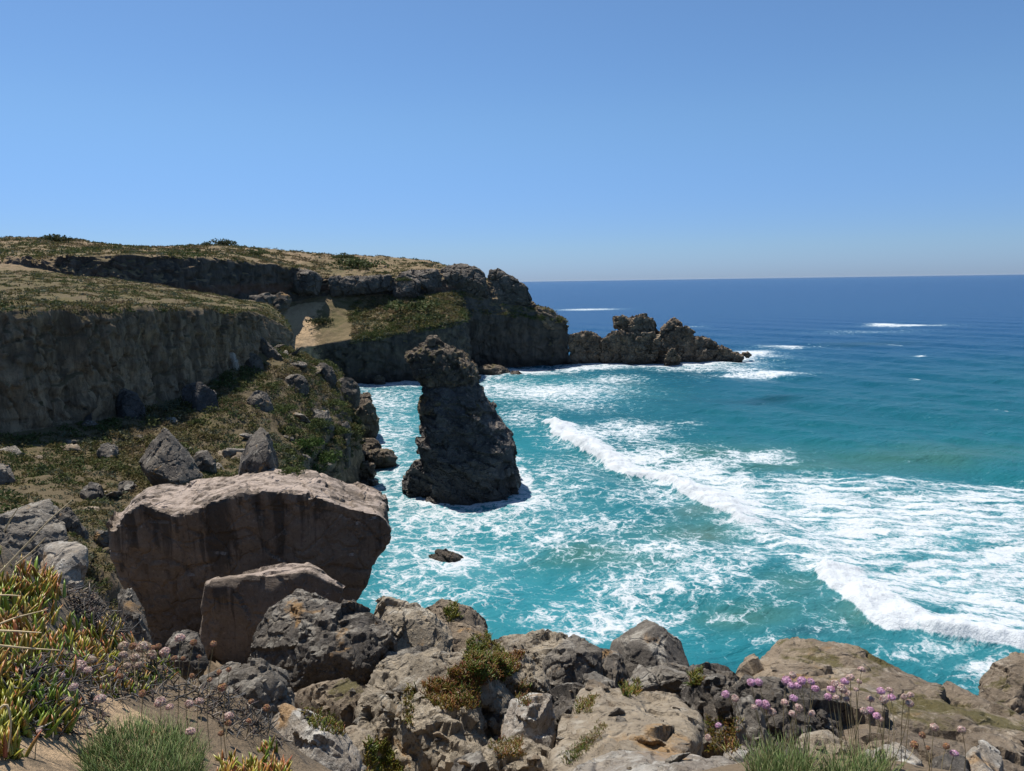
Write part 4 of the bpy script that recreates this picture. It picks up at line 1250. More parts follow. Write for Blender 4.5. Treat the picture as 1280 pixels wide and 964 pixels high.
v2, F2 = sculpt([hull(front_back([(531, 428), (534, 420), (541, 418), (546, 424), (545, 433), (534, 434)], 75.5, 1.0, 0.8))], 0.08, MID, 1)
place('boulder', v2, F2, M_ISLET, 'small round stone balanced on top of the sea stack', 'boulder')

# ---------------------------------------------------------------- islet off the headland
ISL = [('facet', 0.9, 3.2), ('facet', 0.5, 1.5), ('crack', 0.2, 2.0), ('facet', 0.2, 0.7), ('fbm', 0.06, 0.5)]


def fb(front, d, th, s=0.8):
    return hull(front_back(front, d, th, s))


parts_ = [
    fb([(752, 440), (790, 432), (840, 430), (890, 436), (926, 444), (920, 462), (756, 462)], 193, 9, 0.95),
    fb([(752, 424), (766, 415), (790, 416), (820, 416), (822, 440), (815, 462), (760, 462), (750, 448)], 191, 9),
    fb([(767, 398), (778, 397), (790, 401), (788, 412), (776, 416), (769, 410)], 194, 5),
    fb([(788, 404), (795, 395), (808, 395), (819, 398), (820, 415), (812, 440), (790, 440), (784, 420)], 193, 7),
    fb([(820, 420), (832, 408), (842, 399), (850, 402), (856, 412), (845, 425), (830, 432)], 194, 6),
    fb([(826, 424), (845, 408), (858, 407), (868, 416), (870, 426), (862, 450), (830, 460)], 193, 8),
    fb([(850, 425), (870, 421), (888, 424), (896, 432), (898, 448), (870, 462), (845, 460)], 193, 8),
    fb([(870, 438), (900, 435), (922, 441), (928, 447), (915, 458), (870, 460)], 192, 6),
    fb([(832, 450), (838, 436), (844, 436), (851, 448), (846, 460), (830, 460)], 187, 3),
]
v, F = sculpt(parts_, 0.17, ISL, 0, 2.9)
place('rocky_islet', v, F, M_ISLET, 'jagged brown rocky islet with two towers off the headland tip', 'rocky islet')
v, F = sculpt([fb([(712, 420), (724, 416), (739, 414), (746, 418), (755, 430), (756, 458), (712, 460)], 193, 7)], 0.17, ISL, 0, 12.9)
place('rocky_islet', v, F, M_ISLET, 'smaller blocky islet between the headland tip and the jagged islet', 'rocky islet')

# ---------------------------------------------------------------- rocks in the water
SH = [('fbm', 0.35, 2.2), ('facet', 0.3, 1.1), ('strata', 0.15, 0.5), ('fbm', 0.08, 0.3)]


def shore(label, front, d, th, vox=0.11, mat=None, disp=SH, **k):
    boulder('shore_rock', label, mat or M_SHORE, front, d, th, vox, disp, 'shore rock', **k)


shore('half sunk rock awash in foam near the huge boulder', [(536, 696), (548, 688), (566, 688), (578, 696), (580, 712), (560, 722), (540, 716)], 55, 1.6, 0.08)
shore('brown flat rock in the cove nearest the sea stack', [(440, 566), (466, 562), (490, 562), (498, 572), (492, 584), (450, 592)], 86, 4)
shore('brown rounded rock behind the flat rocks in the cove', [(438, 556), (450, 548), (466, 548), (476, 558), (474, 572), (440, 574)], 90, 4)
shore('olive brown block rock at the foot of the scrub slope', [(432, 580), (450, 576), (466, 580), (468, 598), (455, 604), (432, 602)], 80.5, 4)
shore('low wet rock nearest the top of the huge boulder in the cove', [(440, 604), (460, 600), (476, 606), (470, 618), (444, 620)], 78, 3)
shore('dark ridged rock promontory at the far end of the scrub slope', [(436, 500), (448, 492), (462, 492), (468, 508), (474, 530), (470, 548), (440, 552), (428, 530)], 98, 6, 0.16)
shore('low brown rock at the foot of the headland right of the stack', [(592, 462), (606, 456), (626, 457), (640, 466), (630, 474), (596, 476)], 172, 5, 0.2)
shore('small flat wet rock in the surf right of the headland foot', [(638, 466), (648, 464), (655, 469), (650, 474), (636, 473)], 170, 3, 0.18)
shore('tiny dark rock under the buttress foot behind the cove', [(466, 474), (472, 469), (480, 471), (482, 480), (468, 481)], 158, 2, 0.18)
shore('small wet rock off the right tip of the jagged islet', [(926, 442), (936, 440), (941, 444), (934, 448)], 196, 2, 0.2)

#@@VEG@@
# ================================================================ PLANTS
def unit(v):
    return v / (np.linalg.norm(v, axis=-1, keepdims=True) + 1e-9)


def scrub_mesh(name, pos, nrm, rad, tint, leaves, leaf, mat, flat=0.7):
    """low bushes: each a dome of many small leaf faces, all in one ground cover"""
    B = len(pos)
    n = B * leaves
    b = np.repeat(np.arange(B), leaves)
    d = unit(RNG.normal(size=(n, 3)))
    d[:, 2] = np.abs(d[:, 2]) * flat
    rr_ = RNG.random(n) ** 0.35
    c = pos[b] + d * (rr_ * rad[b])[:, None]
    a1 = unit(RNG.normal(size=(n, 3)) + d * 0.6)
    a2 = unit(np.cross(a1, RNG.normal(size=(n, 3))))
    L = (leaf * rad[b] * RNG.uniform(0.6, 1.4, n))[:, None]
    v = np.stack([c - a1 * L * .6, c + a2 * L * .35, c + a1 * L * .9, c - a2 * L * .35], 1).reshape(-1, 3)
    me = new_mesh(name, v, np.arange(n * 4).reshape(n, 4), mat, smooth=False)
    tc_ = tint[b] * RNG.uniform(0.7, 1.3, n)[:, None]
    cattr(me, 'tint', np.repeat(tc_, 4, 0))
    return me


PAL = np.array([(.085, .095, .032), (.115, .105, .04), (.16, .125, .062), (.19, .145, .085), (.10, .11, .07), (.065, .085, .03), (.13, .11, .045)])


def pick_on(G, Tp, n, cond, slope_min=0.45):
    """random points on a terrain grid, evenly by area, where cond(row parameter, column share) holds"""
    a = G[:-1, :-1]
    e1 = G[:-1, 1:] - a
    e2 = G[1:, :-1] - a
    cr_ = np.cross(e1, e2)
    area = np.linalg.norm(cr_, axis=2)
    nz = np.abs(cr_[..., 2]) / (area + 1e-9)
    tt = np.repeat(Tp[:-1, None], G.shape[1] - 1, 1)
    cc = np.repeat(np.linspace(0, 1, G.shape[1] - 1)[None], G.shape[0] - 1, 0)
    w = area * (nz > slope_min) * cond(tt, cc, a)
    # nothing is needed where the picture cannot reach
    w = w.ravel()
    k = RNG.choice(len(w), n, p=w / w.sum())
    f = RNG.random((n, 2))
    p = a.reshape(-1, 3)[k] + e1.reshape(-1, 3)[k] * f[:, :1] + e2.reshape(-1, 3)[k] * f[:, 1:]
    return p


def tints(p, size, seed, green=0.0):
    x = fbm(p, size, 4, 0.6, seed) * 1.6 + 0.5 + RNG.normal(size=len(p)) * 0.16 - green
    k = np.clip((x * len(PAL)).astype(int), 0, len(PAL) - 1)
    order = np.array([5, 0, 6, 4, 1, 2, 3])
    return PAL[order[k]]


def more_scrub():
    p = pick_on(GH2, TH, 3000, lambda t, c, a: ((t > 4.1) & (t < 6.05) & (c > 0.61) & (c < 0.8)) * infr(a) * (0.3 + smooth01(fbm(a.reshape(-1, 3), 6, 4, 0.6, 5.1).reshape(t.shape), -0.25, 0.15)) * (1 + 2.0 * (t > 5.7)), 0.3)
    tag(link('slope_scrub', scrub_mesh('slope_scrub', p - [0, 0, 0.1], None, RNG.uniform(0.35, 1.0, len(p)), tints(p, 9, 2.0, 0.05) * 1.15, 22, 0.34, M_LEAF, 0.6)), kind='stuff')


infr = lambda a: (np.abs(a[..., 0]) < a[..., 1] * 0.95)
p = pick_on(GT2, TT, 9500, lambda t, c, a: ((t > 3.05) & (t < 7.2)) * infr(a) * (0.4 + smooth01(fbm(a.reshape(-1, 3), 4.5, 3, 0.6, 8.1).reshape(t.shape), -0.3, 0.2)) * np.clip(40 / a[..., 1], 0.5, 3))
p2 = pick_on(GT2, TT, 420, lambda t, c, a: ((t > 3.2) & (t < 7.0)) * infr(a) * (a[..., 1] > 26) * (0.15 + smooth01(fbm(a.reshape(-1, 3), 9, 3, 0.6, 2.7).reshape(t.shape), -0.1, 0.2)) * (1 + 2 * (c > 0.55)), 0.25)
tag(link('taller_scrub', scrub_mesh('taller_scrub', p2 - [0, 0, 0.05], None, RNG.uniform(0.4, 0.95, len(p2)), tints(p2, 8, 5.0, 0.3), 110, 0.17, M_LEAF, 0.75)), kind='stuff')
gr = 0.12 + 0.15 * (p[:, 2] < 10)
tag(link('scrub_cover', scrub_mesh('scrub_cover', p - [0, 0, 0.04], None, RNG.uniform(0.12, 0.42, len(p)) * np.clip(p[:, 1] / 38, 0.6, 1.4), tints(p, 7, 3.0, gr), 34, 0.30, M_LEAF)), kind='stuff')
p = pick_on(GT2, TT, 8000, lambda t, c, a: ((t > 0.02) & (t < 2.02)) * infr(a) * (0.15 + smooth01(fbm(a.reshape(-1, 3), 5, 3, 0.6, 3.1).reshape(t.shape), -0.2, 0.25)) * (1 + 2.5 * (t > 1.75)))
tag(link('terrace_scrub', scrub_mesh('terrace_scrub', p - [0, 0, 0.05], None, RNG.uniform(0.18, 0.55, len(p)), tints(p, 6, 6.0, 0.05), 26, 0.30, M_LEAF, 0.55)), kind='stuff')
p = pick_on(GH2, TH, 9500, lambda t, c, a: ((t > 0.9) & (t < 3.05) | (t > 4) & (t < 6.02) & (c > 0.61)) * infr(a) * (0.12 + smooth01(fbm(a.reshape(-1, 3), 9, 4, 0.6, 5.1).reshape(t.shape), -0.15, 0.25)) * (1 + 3.0 * ((t > 5.7) & (t < 6.05))))
tag(link('headland_scrub', scrub_mesh('headland_scrub', p - [0, 0, 0.1], None, RNG.uniform(0.35, 1.1, len(p)), tints(p, 12, 2.0, 0.05), 22, 0.34, M_LEAF, 0.55)), kind='stuff')

more_scrub()
# bushes one can tell apart
def bush(px, py, w, label, tint, group=None, n=420, tall=0.75):
    h = cast(px, py)
    if h is None:
        return
    c = h[0]
    r = w * c[1] / FOC / 2
    k = 7
    off = RNG.normal(size=(k, 3)) * np.array([0.45, 0.35, 0.12]) * r
    off[:, 2] = np.abs(off[:, 2])
    me = scrub_mesh('bush', off, None, np.full(k, r * 0.62), np.tile(np.array(tint), (k, 1)) * RNG.uniform(0.8, 1.25, (k, 1)), n // k * 2, 0.20, M_LEAF, tall)
    o = link('bush', me, None, tuple(c - np.array([0, 0, r * 0.15])))
    tag(o, label, 'bush', group)


GRN = (.055, .085, .022)
for px, py, w, lab in [(405, 572, 44, 'dark green bush at the drop just above the far end of huge boulder'), (382, 555, 40, 'dark green bush on the slope left of the lowest dark green bush'),
                       (360, 540, 36, 'green bush right above the tip of the dark wedge rock'), (425, 540, 28, 'green bush hanging on the dark rock wall by the cove'),
                       (368, 590, 30, 'yellow green bush between dark wedge rock and huge boulder top'), (398, 530, 36, 'olive bush in the middle of the right scrub slope'),
                       (345, 512, 34, 'grey green bush above the dark wedge rock on slope'), (415, 505, 26, 'small olive bush high on the slope beside the cove')]:
    bush(px, py, w, lab, GRN if 'dark' in lab[:5] else (.085, .105, .035))
for px, py, w, lab in [(76, 300, 36, 'dark dome bush on the far skyline at the left'), (281, 306, 30, 'dark dome bush on the far skyline above the scarp'), (258, 307, 18, 'smaller dark bush left of the skyline dome bush above scarp'),
                       (452, 332, 56, 'wide green bush on the headland above the long pale ledge'), (505, 350, 20, 'green bush at the top of the leaning square block'), (520, 385, 60, 'wide green bush in the middle of the headland grass slope'),
                       (395, 402, 30, 'dark green bush right of the sand gully'), (540, 398, 40, 'green bush near the seaward edge of the grass slope'), (320, 318, 26, 'grey bush on the dune right of the skyline bushes'), (430, 322, 26, 'low olive bush on the headland skyline')]:
    bush(px, py, w, lab, (.05, .06, .026) if 'dark' in lab else (.075, .09, .035), n=300, tall=0.6)


# ---------------------------------------------------------------- small stones on the scrub slope (copies of four stones)
protos = []
for k in range(4):
    A = RNG.normal(size=(14, 3)) * np.array([1, 0.8, 0.55])
    v, F = sculpt([hull(A)], 0.16, [('facet', 0.16, 0.9), ('fbm', 0.06, 0.4)], 1, k * 3.1)
    protos.append(new_mesh('stone', v, F.astype(np.int32), [M_GREY, M_DARK, M_SLAB, M_MOSSY][k]))
p = pick_on(GT2, TT, 75, lambda t, c, a: ((t > 3.05) & (t < 6.6)) * infr(a) * (a[..., 1] > 24) * (0.1 + smooth01(fbm(a.reshape(-1, 3), 6, 3, 0.6, 1.1).reshape(t.shape), 0.0, 0.3)), 0.3)
for q in p:
    o = link('stone', protos[random.randrange(4)], None, tuple(q))
    sc_ = random.uniform(0.14, 0.5) * (1 if random.random() < 0.8 else 1.7)
    o.scale = (sc_, sc_ * random.uniform(0.7, 1.2), sc_ * random.uniform(0.6, 1.2))
    o.rotation_euler = (random.uniform(-.5, .5), random.uniform(-.5, .5), random.uniform(0, 6.28))
    tag(o, 'small angular stone scattered among the scrub of the slope', 'stone', 'small stones on the scrub slope')


def in_poly(x, y, poly):
    c = False
    j = len(poly) - 1
    for i in range(len(poly)):
        if (poly[i][1] > y) != (poly[j][1] > y) and x < (poly[j][0] - poly[i][0]) * (y - poly[i][1]) / (poly[j][1] - poly[i][1]) + poly[i][0]:
            c = not c
        j = i
    return c


def scatter(poly, n, on_rocks=False):
    xs, ys = [q[0] for q in poly], [q[1] for q in poly]
    out, nrm = [], []
    tries = 0
    while len(out) < n and tries < n * 8:
        tries += 1
        x, y = random.uniform(min(xs), max(xs)), random.uniform(min(ys), max(ys))
        if not in_poly(x, y, poly):
            continue
        if on_rocks:
            h = cast(x, y)
            if h is None or h[2].name.startswith('sea'):
                continue
            out.append(h[0])
            nrm.append(h[1])
        else:
            h = ground_hit(x, y)
            if h is not None:
                out.append(h)
                nrm.append((0, 0, 1))
    return np.array(out), np.array(nrm)


# small stones lying in the gaps of the foreground rocks
pts_, nn_ = scatter([(250, 835), (480, 860), (560, 830), (760, 850), (900, 900), (1150, 940), (1250, 960), (700, 962), (480, 962), (300, 900)], 60, True)
for q in pts_:
    if q[1] > 12:
        continue
    o = link('stone', protos[random.choice([0, 0, 1, 3])], None, tuple(q))
    sc_ = random.choice([0.01, 0.014, 0.02, 0.028, 0.035]) * random.uniform(0.8, 1.3)
    o.scale = (sc_, sc_ * random.uniform(0.7, 1.2), sc_ * random.uniform(0.6, 1.1))
    o.rotation_euler = (random.uniform(-.5, .5), random.uniform(-.5, .5), random.uniform(0, 6.28))
    tag(o, 'small loose stone lying on the foreground rocks at the cliff edge', 'stone', 'small stones on the foreground rocks')

# ---------------------------------------------------------------- ice plants: fleshy three-sided fingers
def fingers(base, dirs, length, width, bend, col0, col1, segs=4):
    n = len(base)
    dirs = unit(dirs)
    side = unit(np.cross(dirs, RNG.normal(size=(n, 3))))
    up = np.cross(side, dirs)
    V, C = [], []
    for s in range(segs):
        t = s / segs
        w = width * (0.75 + 0.55 * t - 1.15 * t * t)
        ctr = base + dirs * (length * t)[:, None] + up * (bend * length * t * t)[:, None]
        for k in range(3):
            a = 2 * math.pi * k / 3
            V.append(ctr + side * (w * math.cos(a))[:, None] + up * (w * math.sin(a))[:, None])
            C.append(col0 * (1 - t) + col1 * t)
    V.append(base + dirs * length[:, None] + up * (bend * length)[:, None])
    C.append(col1)
    k = len(V)
    V = np.stack(V, 1).reshape(-1, 3)
    C = np.stack(C, 1).reshape(-1, 3)
    f = []
    for s in range(segs - 1):
        for q in range(3):
            f.append((s * 3 + q, s * 3 + (q + 1) % 3, s * 3 + 3 + (q + 1) % 3, s * 3 + 3 + q))
    for q in range(3):
        f.append(((segs - 1) * 3 + q, (segs - 1) * 3 + (q + 1) % 3, k - 1, k - 1))
    f = np.array(f)
    Fq = (np.arange(n)[:, None, None] * k + f[None]).reshape(-1, 4)
    return V, Fq, C


def fing_mesh(name, parts, mat):
    off, VV, FF, CC = 0, [], [], []
    for V, Fq, C in parts:
        VV.append(V)
        FF.append(Fq + off)
        CC.append(C)
        off += len(V)
    V, Fq, C = np.concatenate(VV), np.concatenate(FF), np.concatenate(CC)
    faces = [tuple(q) if q[2] != q[3] else tuple(q[:3]) for q in Fq.tolist()]
    me = bpy.data.meshes.new(name)
    me.from_pydata(V.tolist(), [], faces)
    me.update()
    me.materials.append(mat)
    me.polygons.foreach_set('use_smooth', np.ones(len(me.polygons), bool))
    cattr(me, 'tint', C)
    return me


def ice(base, nrm, per, lmin, lmax, redness, spread=0.45):
    n = len(base) * per
    b = np.repeat(np.arange(len(base)), per)
    B = base[b] + RNG.normal(size=(n, 3)) * np.array([0.013, 0.013, 0.004])
    lean = np.repeat(RNG.normal(size=(len(base), 3)) * 0.25, per, 0)
    D = np.array(nrm)[b] * 0.5 + np.array([0.05, 0, 0.9]) + lean + RNG.normal(size=(n, 3)) * np.array([spread, spread, 0.12])
    L = RNG.uniform(lmin, lmax, n)
    W = L * RNG.uniform(0.095, 0.135, n)
    hue = np.clip(fbm(B, 0.22, 2, 0.5, 7.3) * 1.5 + 0.35 + RNG.normal(size=n) * 0.2, 0, 1)[:, None]
    g0 = np.array([.15, .22, .028]) * (1 - hue) + np.array([.32, .25, .04]) * hue
    red = (RNG.random(n) < redness)[:, None] * RNG.uniform(0.4, 1.0, (n, 1))
    g1 = g0 * 1.15 * (1 - red) + np.array([.38, .085, .045]) * red
    allred = (RNG.random(n) < redness * 0.22)[:, None]
    g0 = np.where(allred, np.array([[.30, .075, .045]]), g0)
    return fingers(B, D, L, W, RNG.uniform(0.0, 0.25, n), g0, g1)


mats = [
    ('ice_plant_mat', [(-40, 692), (0, 692), (25, 707), (60, 714), (85, 730), (78, 748), (60, 764), (-40, 775)], 95, .045, .085, .5),
    ('ice_plant_mat', [(-40, 775), (60, 765), (95, 772), (150, 805), (165, 830), (120, 838), (60, 860), (-40, 865)], 110, .04, .078, .55),
    ('ice_plant_mat', [(-40, 865), (60, 860), (105, 872), (110, 900), (60, 915), (30, 945), (-40, 955)], 70, .045, .08, .3),
    ('ice_plant_mat', [(120, 805), (165, 800), (225, 825), (235, 850), (190, 868), (120, 875), (95, 850)], 60, .035, .06, .45),
    ('ice_plant_mat', [(300, 935), (335, 940), (365, 975), (270, 990), (275, 958)], 50, .045, .075, .6),
    ('ice_plant_mat', [(125, 765), (150, 768), (165, 790), (140, 790)], 8, .035, .06, .3),
]
for nm, poly, n, a, b, rd in mats:
    q, nn = scatter(poly, n)
    q = q[fbm(q, 0.22, 3, 0.6, 5.5) > -0.22]
    nn = nn[:len(q)]
    q[:, 2] -= 0.01
    tag(link(nm, fing_mesh(nm, [ice(q, nn, 8, a, b, rd)], M_ICE)), kind='stuff')

# dead grey tangle between the green mats
parts_ = []
for poly, n in [([(75, 742), (165, 738), (190, 800), (130, 800), (95, 770)], 520), ([(40, 830), (130, 825), (280, 835), (335, 870), (345, 930), (290, 925), (240, 880), (130, 880), (40, 870)], 950),
                ([(225, 835), (300, 840), (350, 865), (360, 935), (300, 935), (255, 900)], 500), ([(-20, 835), (60, 830), (140, 900), (120, 930), (40, 925)], 350)]:
    q, nn = scatter(poly, n)
    m = len(q)
    D = RNG.normal(size=(m, 3)) * np.array([1, 1, 0.45]) + np.array([0, 0, 0.25])
    g = RNG.choice(4, m, p=[.45, .25, .2, .1])
    c0 = np.array([(.03, .028, .028), (.10, .095, .09), (.06, .04, .035), (.26, .22, .18)])[g]
    parts_.append(fingers(q + RNG.random((m, 1)) * np.array([0, 0, 0.035]), D, RNG.uniform(.025, .07, m), RNG.uniform(.0015, .005, m), RNG.uniform(-0.9, 0.9, m), c0, c0 * 1.3))
tag(link('dead_succulent', fing_mesh('dead_succulent', parts_, M_DEAD)), kind='stuff')

# creepers growing on the rocks
parts_ = []
for poly, n, rd, sz in [([(585, 795), (612, 790), (640, 830), (635, 850), (600, 850), (580, 835)], 420, .15, .045), ([(555, 760), (570, 756), (575, 772), (560, 778)], 40, .1, .05),
                        ([(560, 838), (600, 822), (655, 815), (650, 838), (600, 858), (560, 860)], 420, .9, .045), ([(528, 850), (600, 852), (598, 885), (560, 890), (530, 875)], 330, .75, .045),
                        ([(700, 948), (752, 905), (760, 910), (712, 958)], 130, .4, .03), ([(772, 852), (798, 850), (800, 868), (780, 872)], 60, .3, .04), ([(860, 842), (878, 838), (876, 856), (864, 858)], 40, .2, .045),
                        ([(612, 930), (650, 920), (655, 945), (620, 948)], 120, .7, .035), ([(880, 895), (925, 900), (920, 940), (885, 940)], 170, .6, .035), ([(505, 855), (520, 855), (515, 910), (505, 900)], 50, .3, .04),
                        ([(640, 855), (660, 850), (665, 880), (650, 885)], 60, .8, .035), ([(455, 930), (480, 925), (515, 975), (460, 990)], 260, .1, .05), ([(720, 875), (745, 868), (740, 890), (720, 893)], 60, .5, .035),
                        ([(375, 880), (420, 890), (430, 920), (390, 910)], 100, .3, .04)]:
    q, nn = scatter(poly, n, True)
    if len(q):
        sc_ = np.clip(q[:, 1] / 5.0, 0.6, 1.8).mean()
        parts_.append(ice(q, nn, 5, sz * 0.6 * sc_, sz * 1.1 * sc_, rd, 0.7))
        V, Fq, C = parts_[-1]
        parts_[-1] = (V, Fq, C * (0.55 if rd < .5 else 0.6))
tag(link('rock_creeper', fing_mesh('rock_creeper', parts_, M_ICE)), kind='stuff')


# ---------------------------------------------------------------- grass tussocks
def tussock(poly, n, h, label, cols, lean=(0, 0)):
    q, nn = scatter(poly, n)
    c = q.mean(0)
    D = np.array([lean[0], lean[1], 1.0]) + (q - c) * np.array([1.6, 1.6, 0]) + RNG.normal(size=(n, 3)) * 0.28
    L = RNG.uniform(0.45, 1.1, n) * h
    g = RNG.choice(len(cols), n)
    c0 = np.array(cols)[g] * RNG.uniform(0.75, 1.25, (n, 1))
    me = fing_mesh('grass_tussock', [fingers(q - c, D, L, RNG.uniform(.0009, .0016, n), RNG.uniform(-.35, .35, n), c0 * 0.8, c0 * 1.25)], M_GRASS)
    tag(link('grass_tussock', me, None, tuple(c)), label, 'grass tussock')


GC = [(.16, .24, .075), (.21, .27, .11), (.12, .18, .05), (.30, .28, .13)]
tussock([(105, 955), (135, 925), (180, 915), (225, 920), (255, 945), (250, 990), (180, 1010), (110, 990)], 2600, 0.085, 'dense grey green grass tussock among the dried flowers at the bottom left', GC)
tussock([(935, 965), (960, 955), (1010, 955), (1020, 975), (980, 1000), (940, 995)], 800, 0.12, 'green grass tussock left of the middle under the pink thrift', GC)
tussock([(1025, 968), (1060, 960), (1105, 962), (1120, 980), (1080, 1000), (1030, 995)], 800, 0.10, 'green grass tussock right of the middle under the pink thrift', GC)


# ---------------------------------------------------------------- thrift
def tube(path, rad, sides=5):
    path = np.asarray(path)
    n = len(path)
    V, Fq = [], []
    for i in range(n):
        d = unit(path[min(i + 1, n - 1)] - path[max(i - 1, 0)])
        s = unit(np.cross(d, np.array([0.3, 0.9, 0.2])))
        u = np.cross(s, d)
        r = rad[i] if hasattr(rad, '__len__') else rad
        for k in range(sides):
            a = 2 * math.pi * k / sides
            V.append(path[i] + s * r * math.cos(a) + u * r * math.sin(a))
    for i in range(n - 1):
        for k in range(sides):
            Fq.append((i * sides + k, i * sides + (k + 1) % sides, (i + 1) * sides + (k + 1) % sides, (i + 1) * sides + k))
    return np.array(V), np.array(Fq)


def head_mesh(kind):
    """a globe of little papery flowers on a cup of brown bracts"""
    n = 130
    k = np.arange(n)
    z = 1 - 1.55 * (k + 0.5) / n
    ph = k * 2.39996
    r = np.sqrt(np.maximum(0, 1 - z * z))
    d = np.stack([r * np.cos(ph), r * np.sin(ph), z], 1)
    sq = np.array([1, 1, 0.78])
    c = d * sq * RNG.uniform(0.72, 1.0, (n, 1))
    a1 = unit(np.cross(d, RNG.normal(size=(n, 3))))
    a2 = unit(np.cross(d, a1))
    L = RNG.uniform(0.20, 0.32, (n, 1))
    v = np.stack([c - a1 * L - a2 * L * .2, c - a2 * L + d * .12, c + a1 * L, c + a2 * L + d * .16], 1).reshape(-1, 3)
    f = np.arange(n * 4).reshape(n, 4)
    base = {'pink': (.70, .44, .57), 'pale': (.62, .46, .40), 'dry': (.42, .24, .16), 'cream': (.55, .43, .33)}[kind]
    col = np.array(base) * RNG.uniform(0.7, 1.25, (n, 1)) + RNG.normal(size=(n, 3)) * 0.03
    # the core
    m = 10
    th = np.linspace(0.0, math.pi, m)
    core, cf_ = [], []
    for i, t in enumerate(th):
        for j in range(10):
            core.append((0.74 * math.sin(t) * math.cos(j * .6283), 0.74 * math.sin(t) * math.sin(j * .6283), 0.58 * math.cos(t)))
    for i in range(m - 1):
        for j in range(10):
            cf_.append((i * 10 + j, i * 10 + (j + 1) % 10, i * 10 + 10 + (j + 1) % 10, i * 10 + 10 + j))
    core = np.array(core)
    V = np.concatenate([v, core])
    Fq = np.concatenate([f, np.array(cf_)[:, ::-1] + len(v)])
    cc = np.where(core[:, 2:3] < -0.25, np.array([[.22, .13, .07]]), np.array([base]) * 0.8)
    col = np.clip(np.concatenate([np.repeat(col, 4, 0), cc]), 0.02, 0.8)
    me = bpy.data.meshes.new('flower_head')
    me.from_pydata(V.tolist(), [], [tuple(q) for q in Fq.tolist()])
    me.update()
    me.materials.append(M_PINK)
    cattr(me, 'tint', col)
    return me


HEADS = {k: head_mesh(k) for k in ('pink', 'pale', 'dry', 'cream')}


def thrift(px, py, size, kind, base_px, label, group):
    g = ground_hit(*base_px)
    if g is None or g[1] > 3.6:
        g = P(base_px[0], 985, 2.35)
        g[2] = near_z(g[:2])[0] - 0.01
    top = P(px, py, g[1] + random.uniform(-0.06, 0.10))
    r = 0.88 * size * top[1] / FOC / 2
    root = bpy.data.objects.new('thrift_flower', None)
    COL.objects.link(root)
    root.location = tuple(g)
    root.empty_display_size = 0.02
    tag(root, label, 'flower', group)
    e = top - g
    side = np.array([random.uniform(-.1, .1), random.uniform(-.1, .1), 0]) * np.linalg.norm(e)
    path = [e * t + side * math.sin(math.pi * t) * 0.6 for t in np.linspace(0, 1, 8)]
    V, Fq = tube(path, 0.0011 + 0.0002 * random.random())
    link('stem', new_mesh('stem', V, Fq, M_STEM), root)
    h = link('flower_head', HEADS[kind], root, tuple(e))
    h.scale = (r, r, r)
    h.rotation_euler = (random.uniform(-.5, .5), random.uniform(-.5, .5), random.uniform(0, 6))


LG = 'dried thrift heads on the left bank'
left = [(225, 798, 15, 'pale', 'tallest pale dried thrift head standing in front of the leaning brown slab'), (242, 803, 10, 'dry', 'brown dried thrift head right of the tallest pale head'), (267, 805, 10, 'dry', 'brown dried thrift head on a bare stem furthest right on left bank'),
        (154, 808, 15, 'cream'), (179, 809, 20, 'cream'), (189, 819, 17, 'cream'), (206, 815, 15, 'pale'), (154, 819, 14, 'cream'), (169, 822, 14, 'cream'), (166, 808, 11, 'dry'), (98, 834, 22, 'pale'), (115, 825, 14, 'cream'), (139, 837, 13, 'cream'),
        (75, 846, 14, 'pale'), (92, 859, 14, 'pale'), (125, 874, 17, 'pale'), (200, 878, 17, 'pale'), (238, 915, 15, 'pale', 'pale thrift head sitting alone in the grey green grass tussock'), (236, 880, 13, 'pale'), (249, 877, 13, 'pale'), (286, 895, 14, 'pale'), (314, 877, 9, 'dry'),
        (333, 885, 11, 'dry'), (278, 859, 14, 'dry'), (192, 917, 9, 'dry'), (86, 875, 11, 'cream'), (158, 833, 12, 'cream'), (173, 832, 12, 'cream'), (218, 823, 9, 'dry'), (198, 808, 9, 'dry'), (191, 810, 9, 'dry'), (178, 867, 11, 'dry'), (212, 884, 12, 'pale'),
        (274, 840, 8, 'dry'), (286, 837, 8, 'dry'), (249, 821, 7, 'dry'), (229, 823, 7, 'dry'), (285, 904, 10, 'dry'), (311, 901, 8, 'dry'), (276, 917, 9, 'dry'), (49, 914, 8, 'pale', 'small pale thrift head lowest on the left near the sand'), (110, 838, 12, 'pale'), (150, 845, 9, 'dry'), (240, 845, 8, 'dry'), (262, 850, 8, 'dry')]
LL = {'pale': 'pale pinkish dried thrift head low over the dark tangle on the left bank', 'cream': 'cream dried thrift head in the cluster above the ice plants on the left bank', 'dry': 'small brown withered thrift head among the dried flowers on the left bank'}
for q in left:
    px, py, sz, kd = q[:4]
    bp = (px + random.uniform(-6, 6), py + (44 if py < 806 and sz < 16 else random.uniform(24, 42)))
    if len(q) > 4:
        thrift(px, py, sz, kd, bp, q[4], None)
    else:
        thrift(px, py, sz, kd, bp, LL[kd], {'pale': 'pale dried thrift', 'cream': 'cream dried thrift', 'dry': 'brown withered thrift'}[kd])
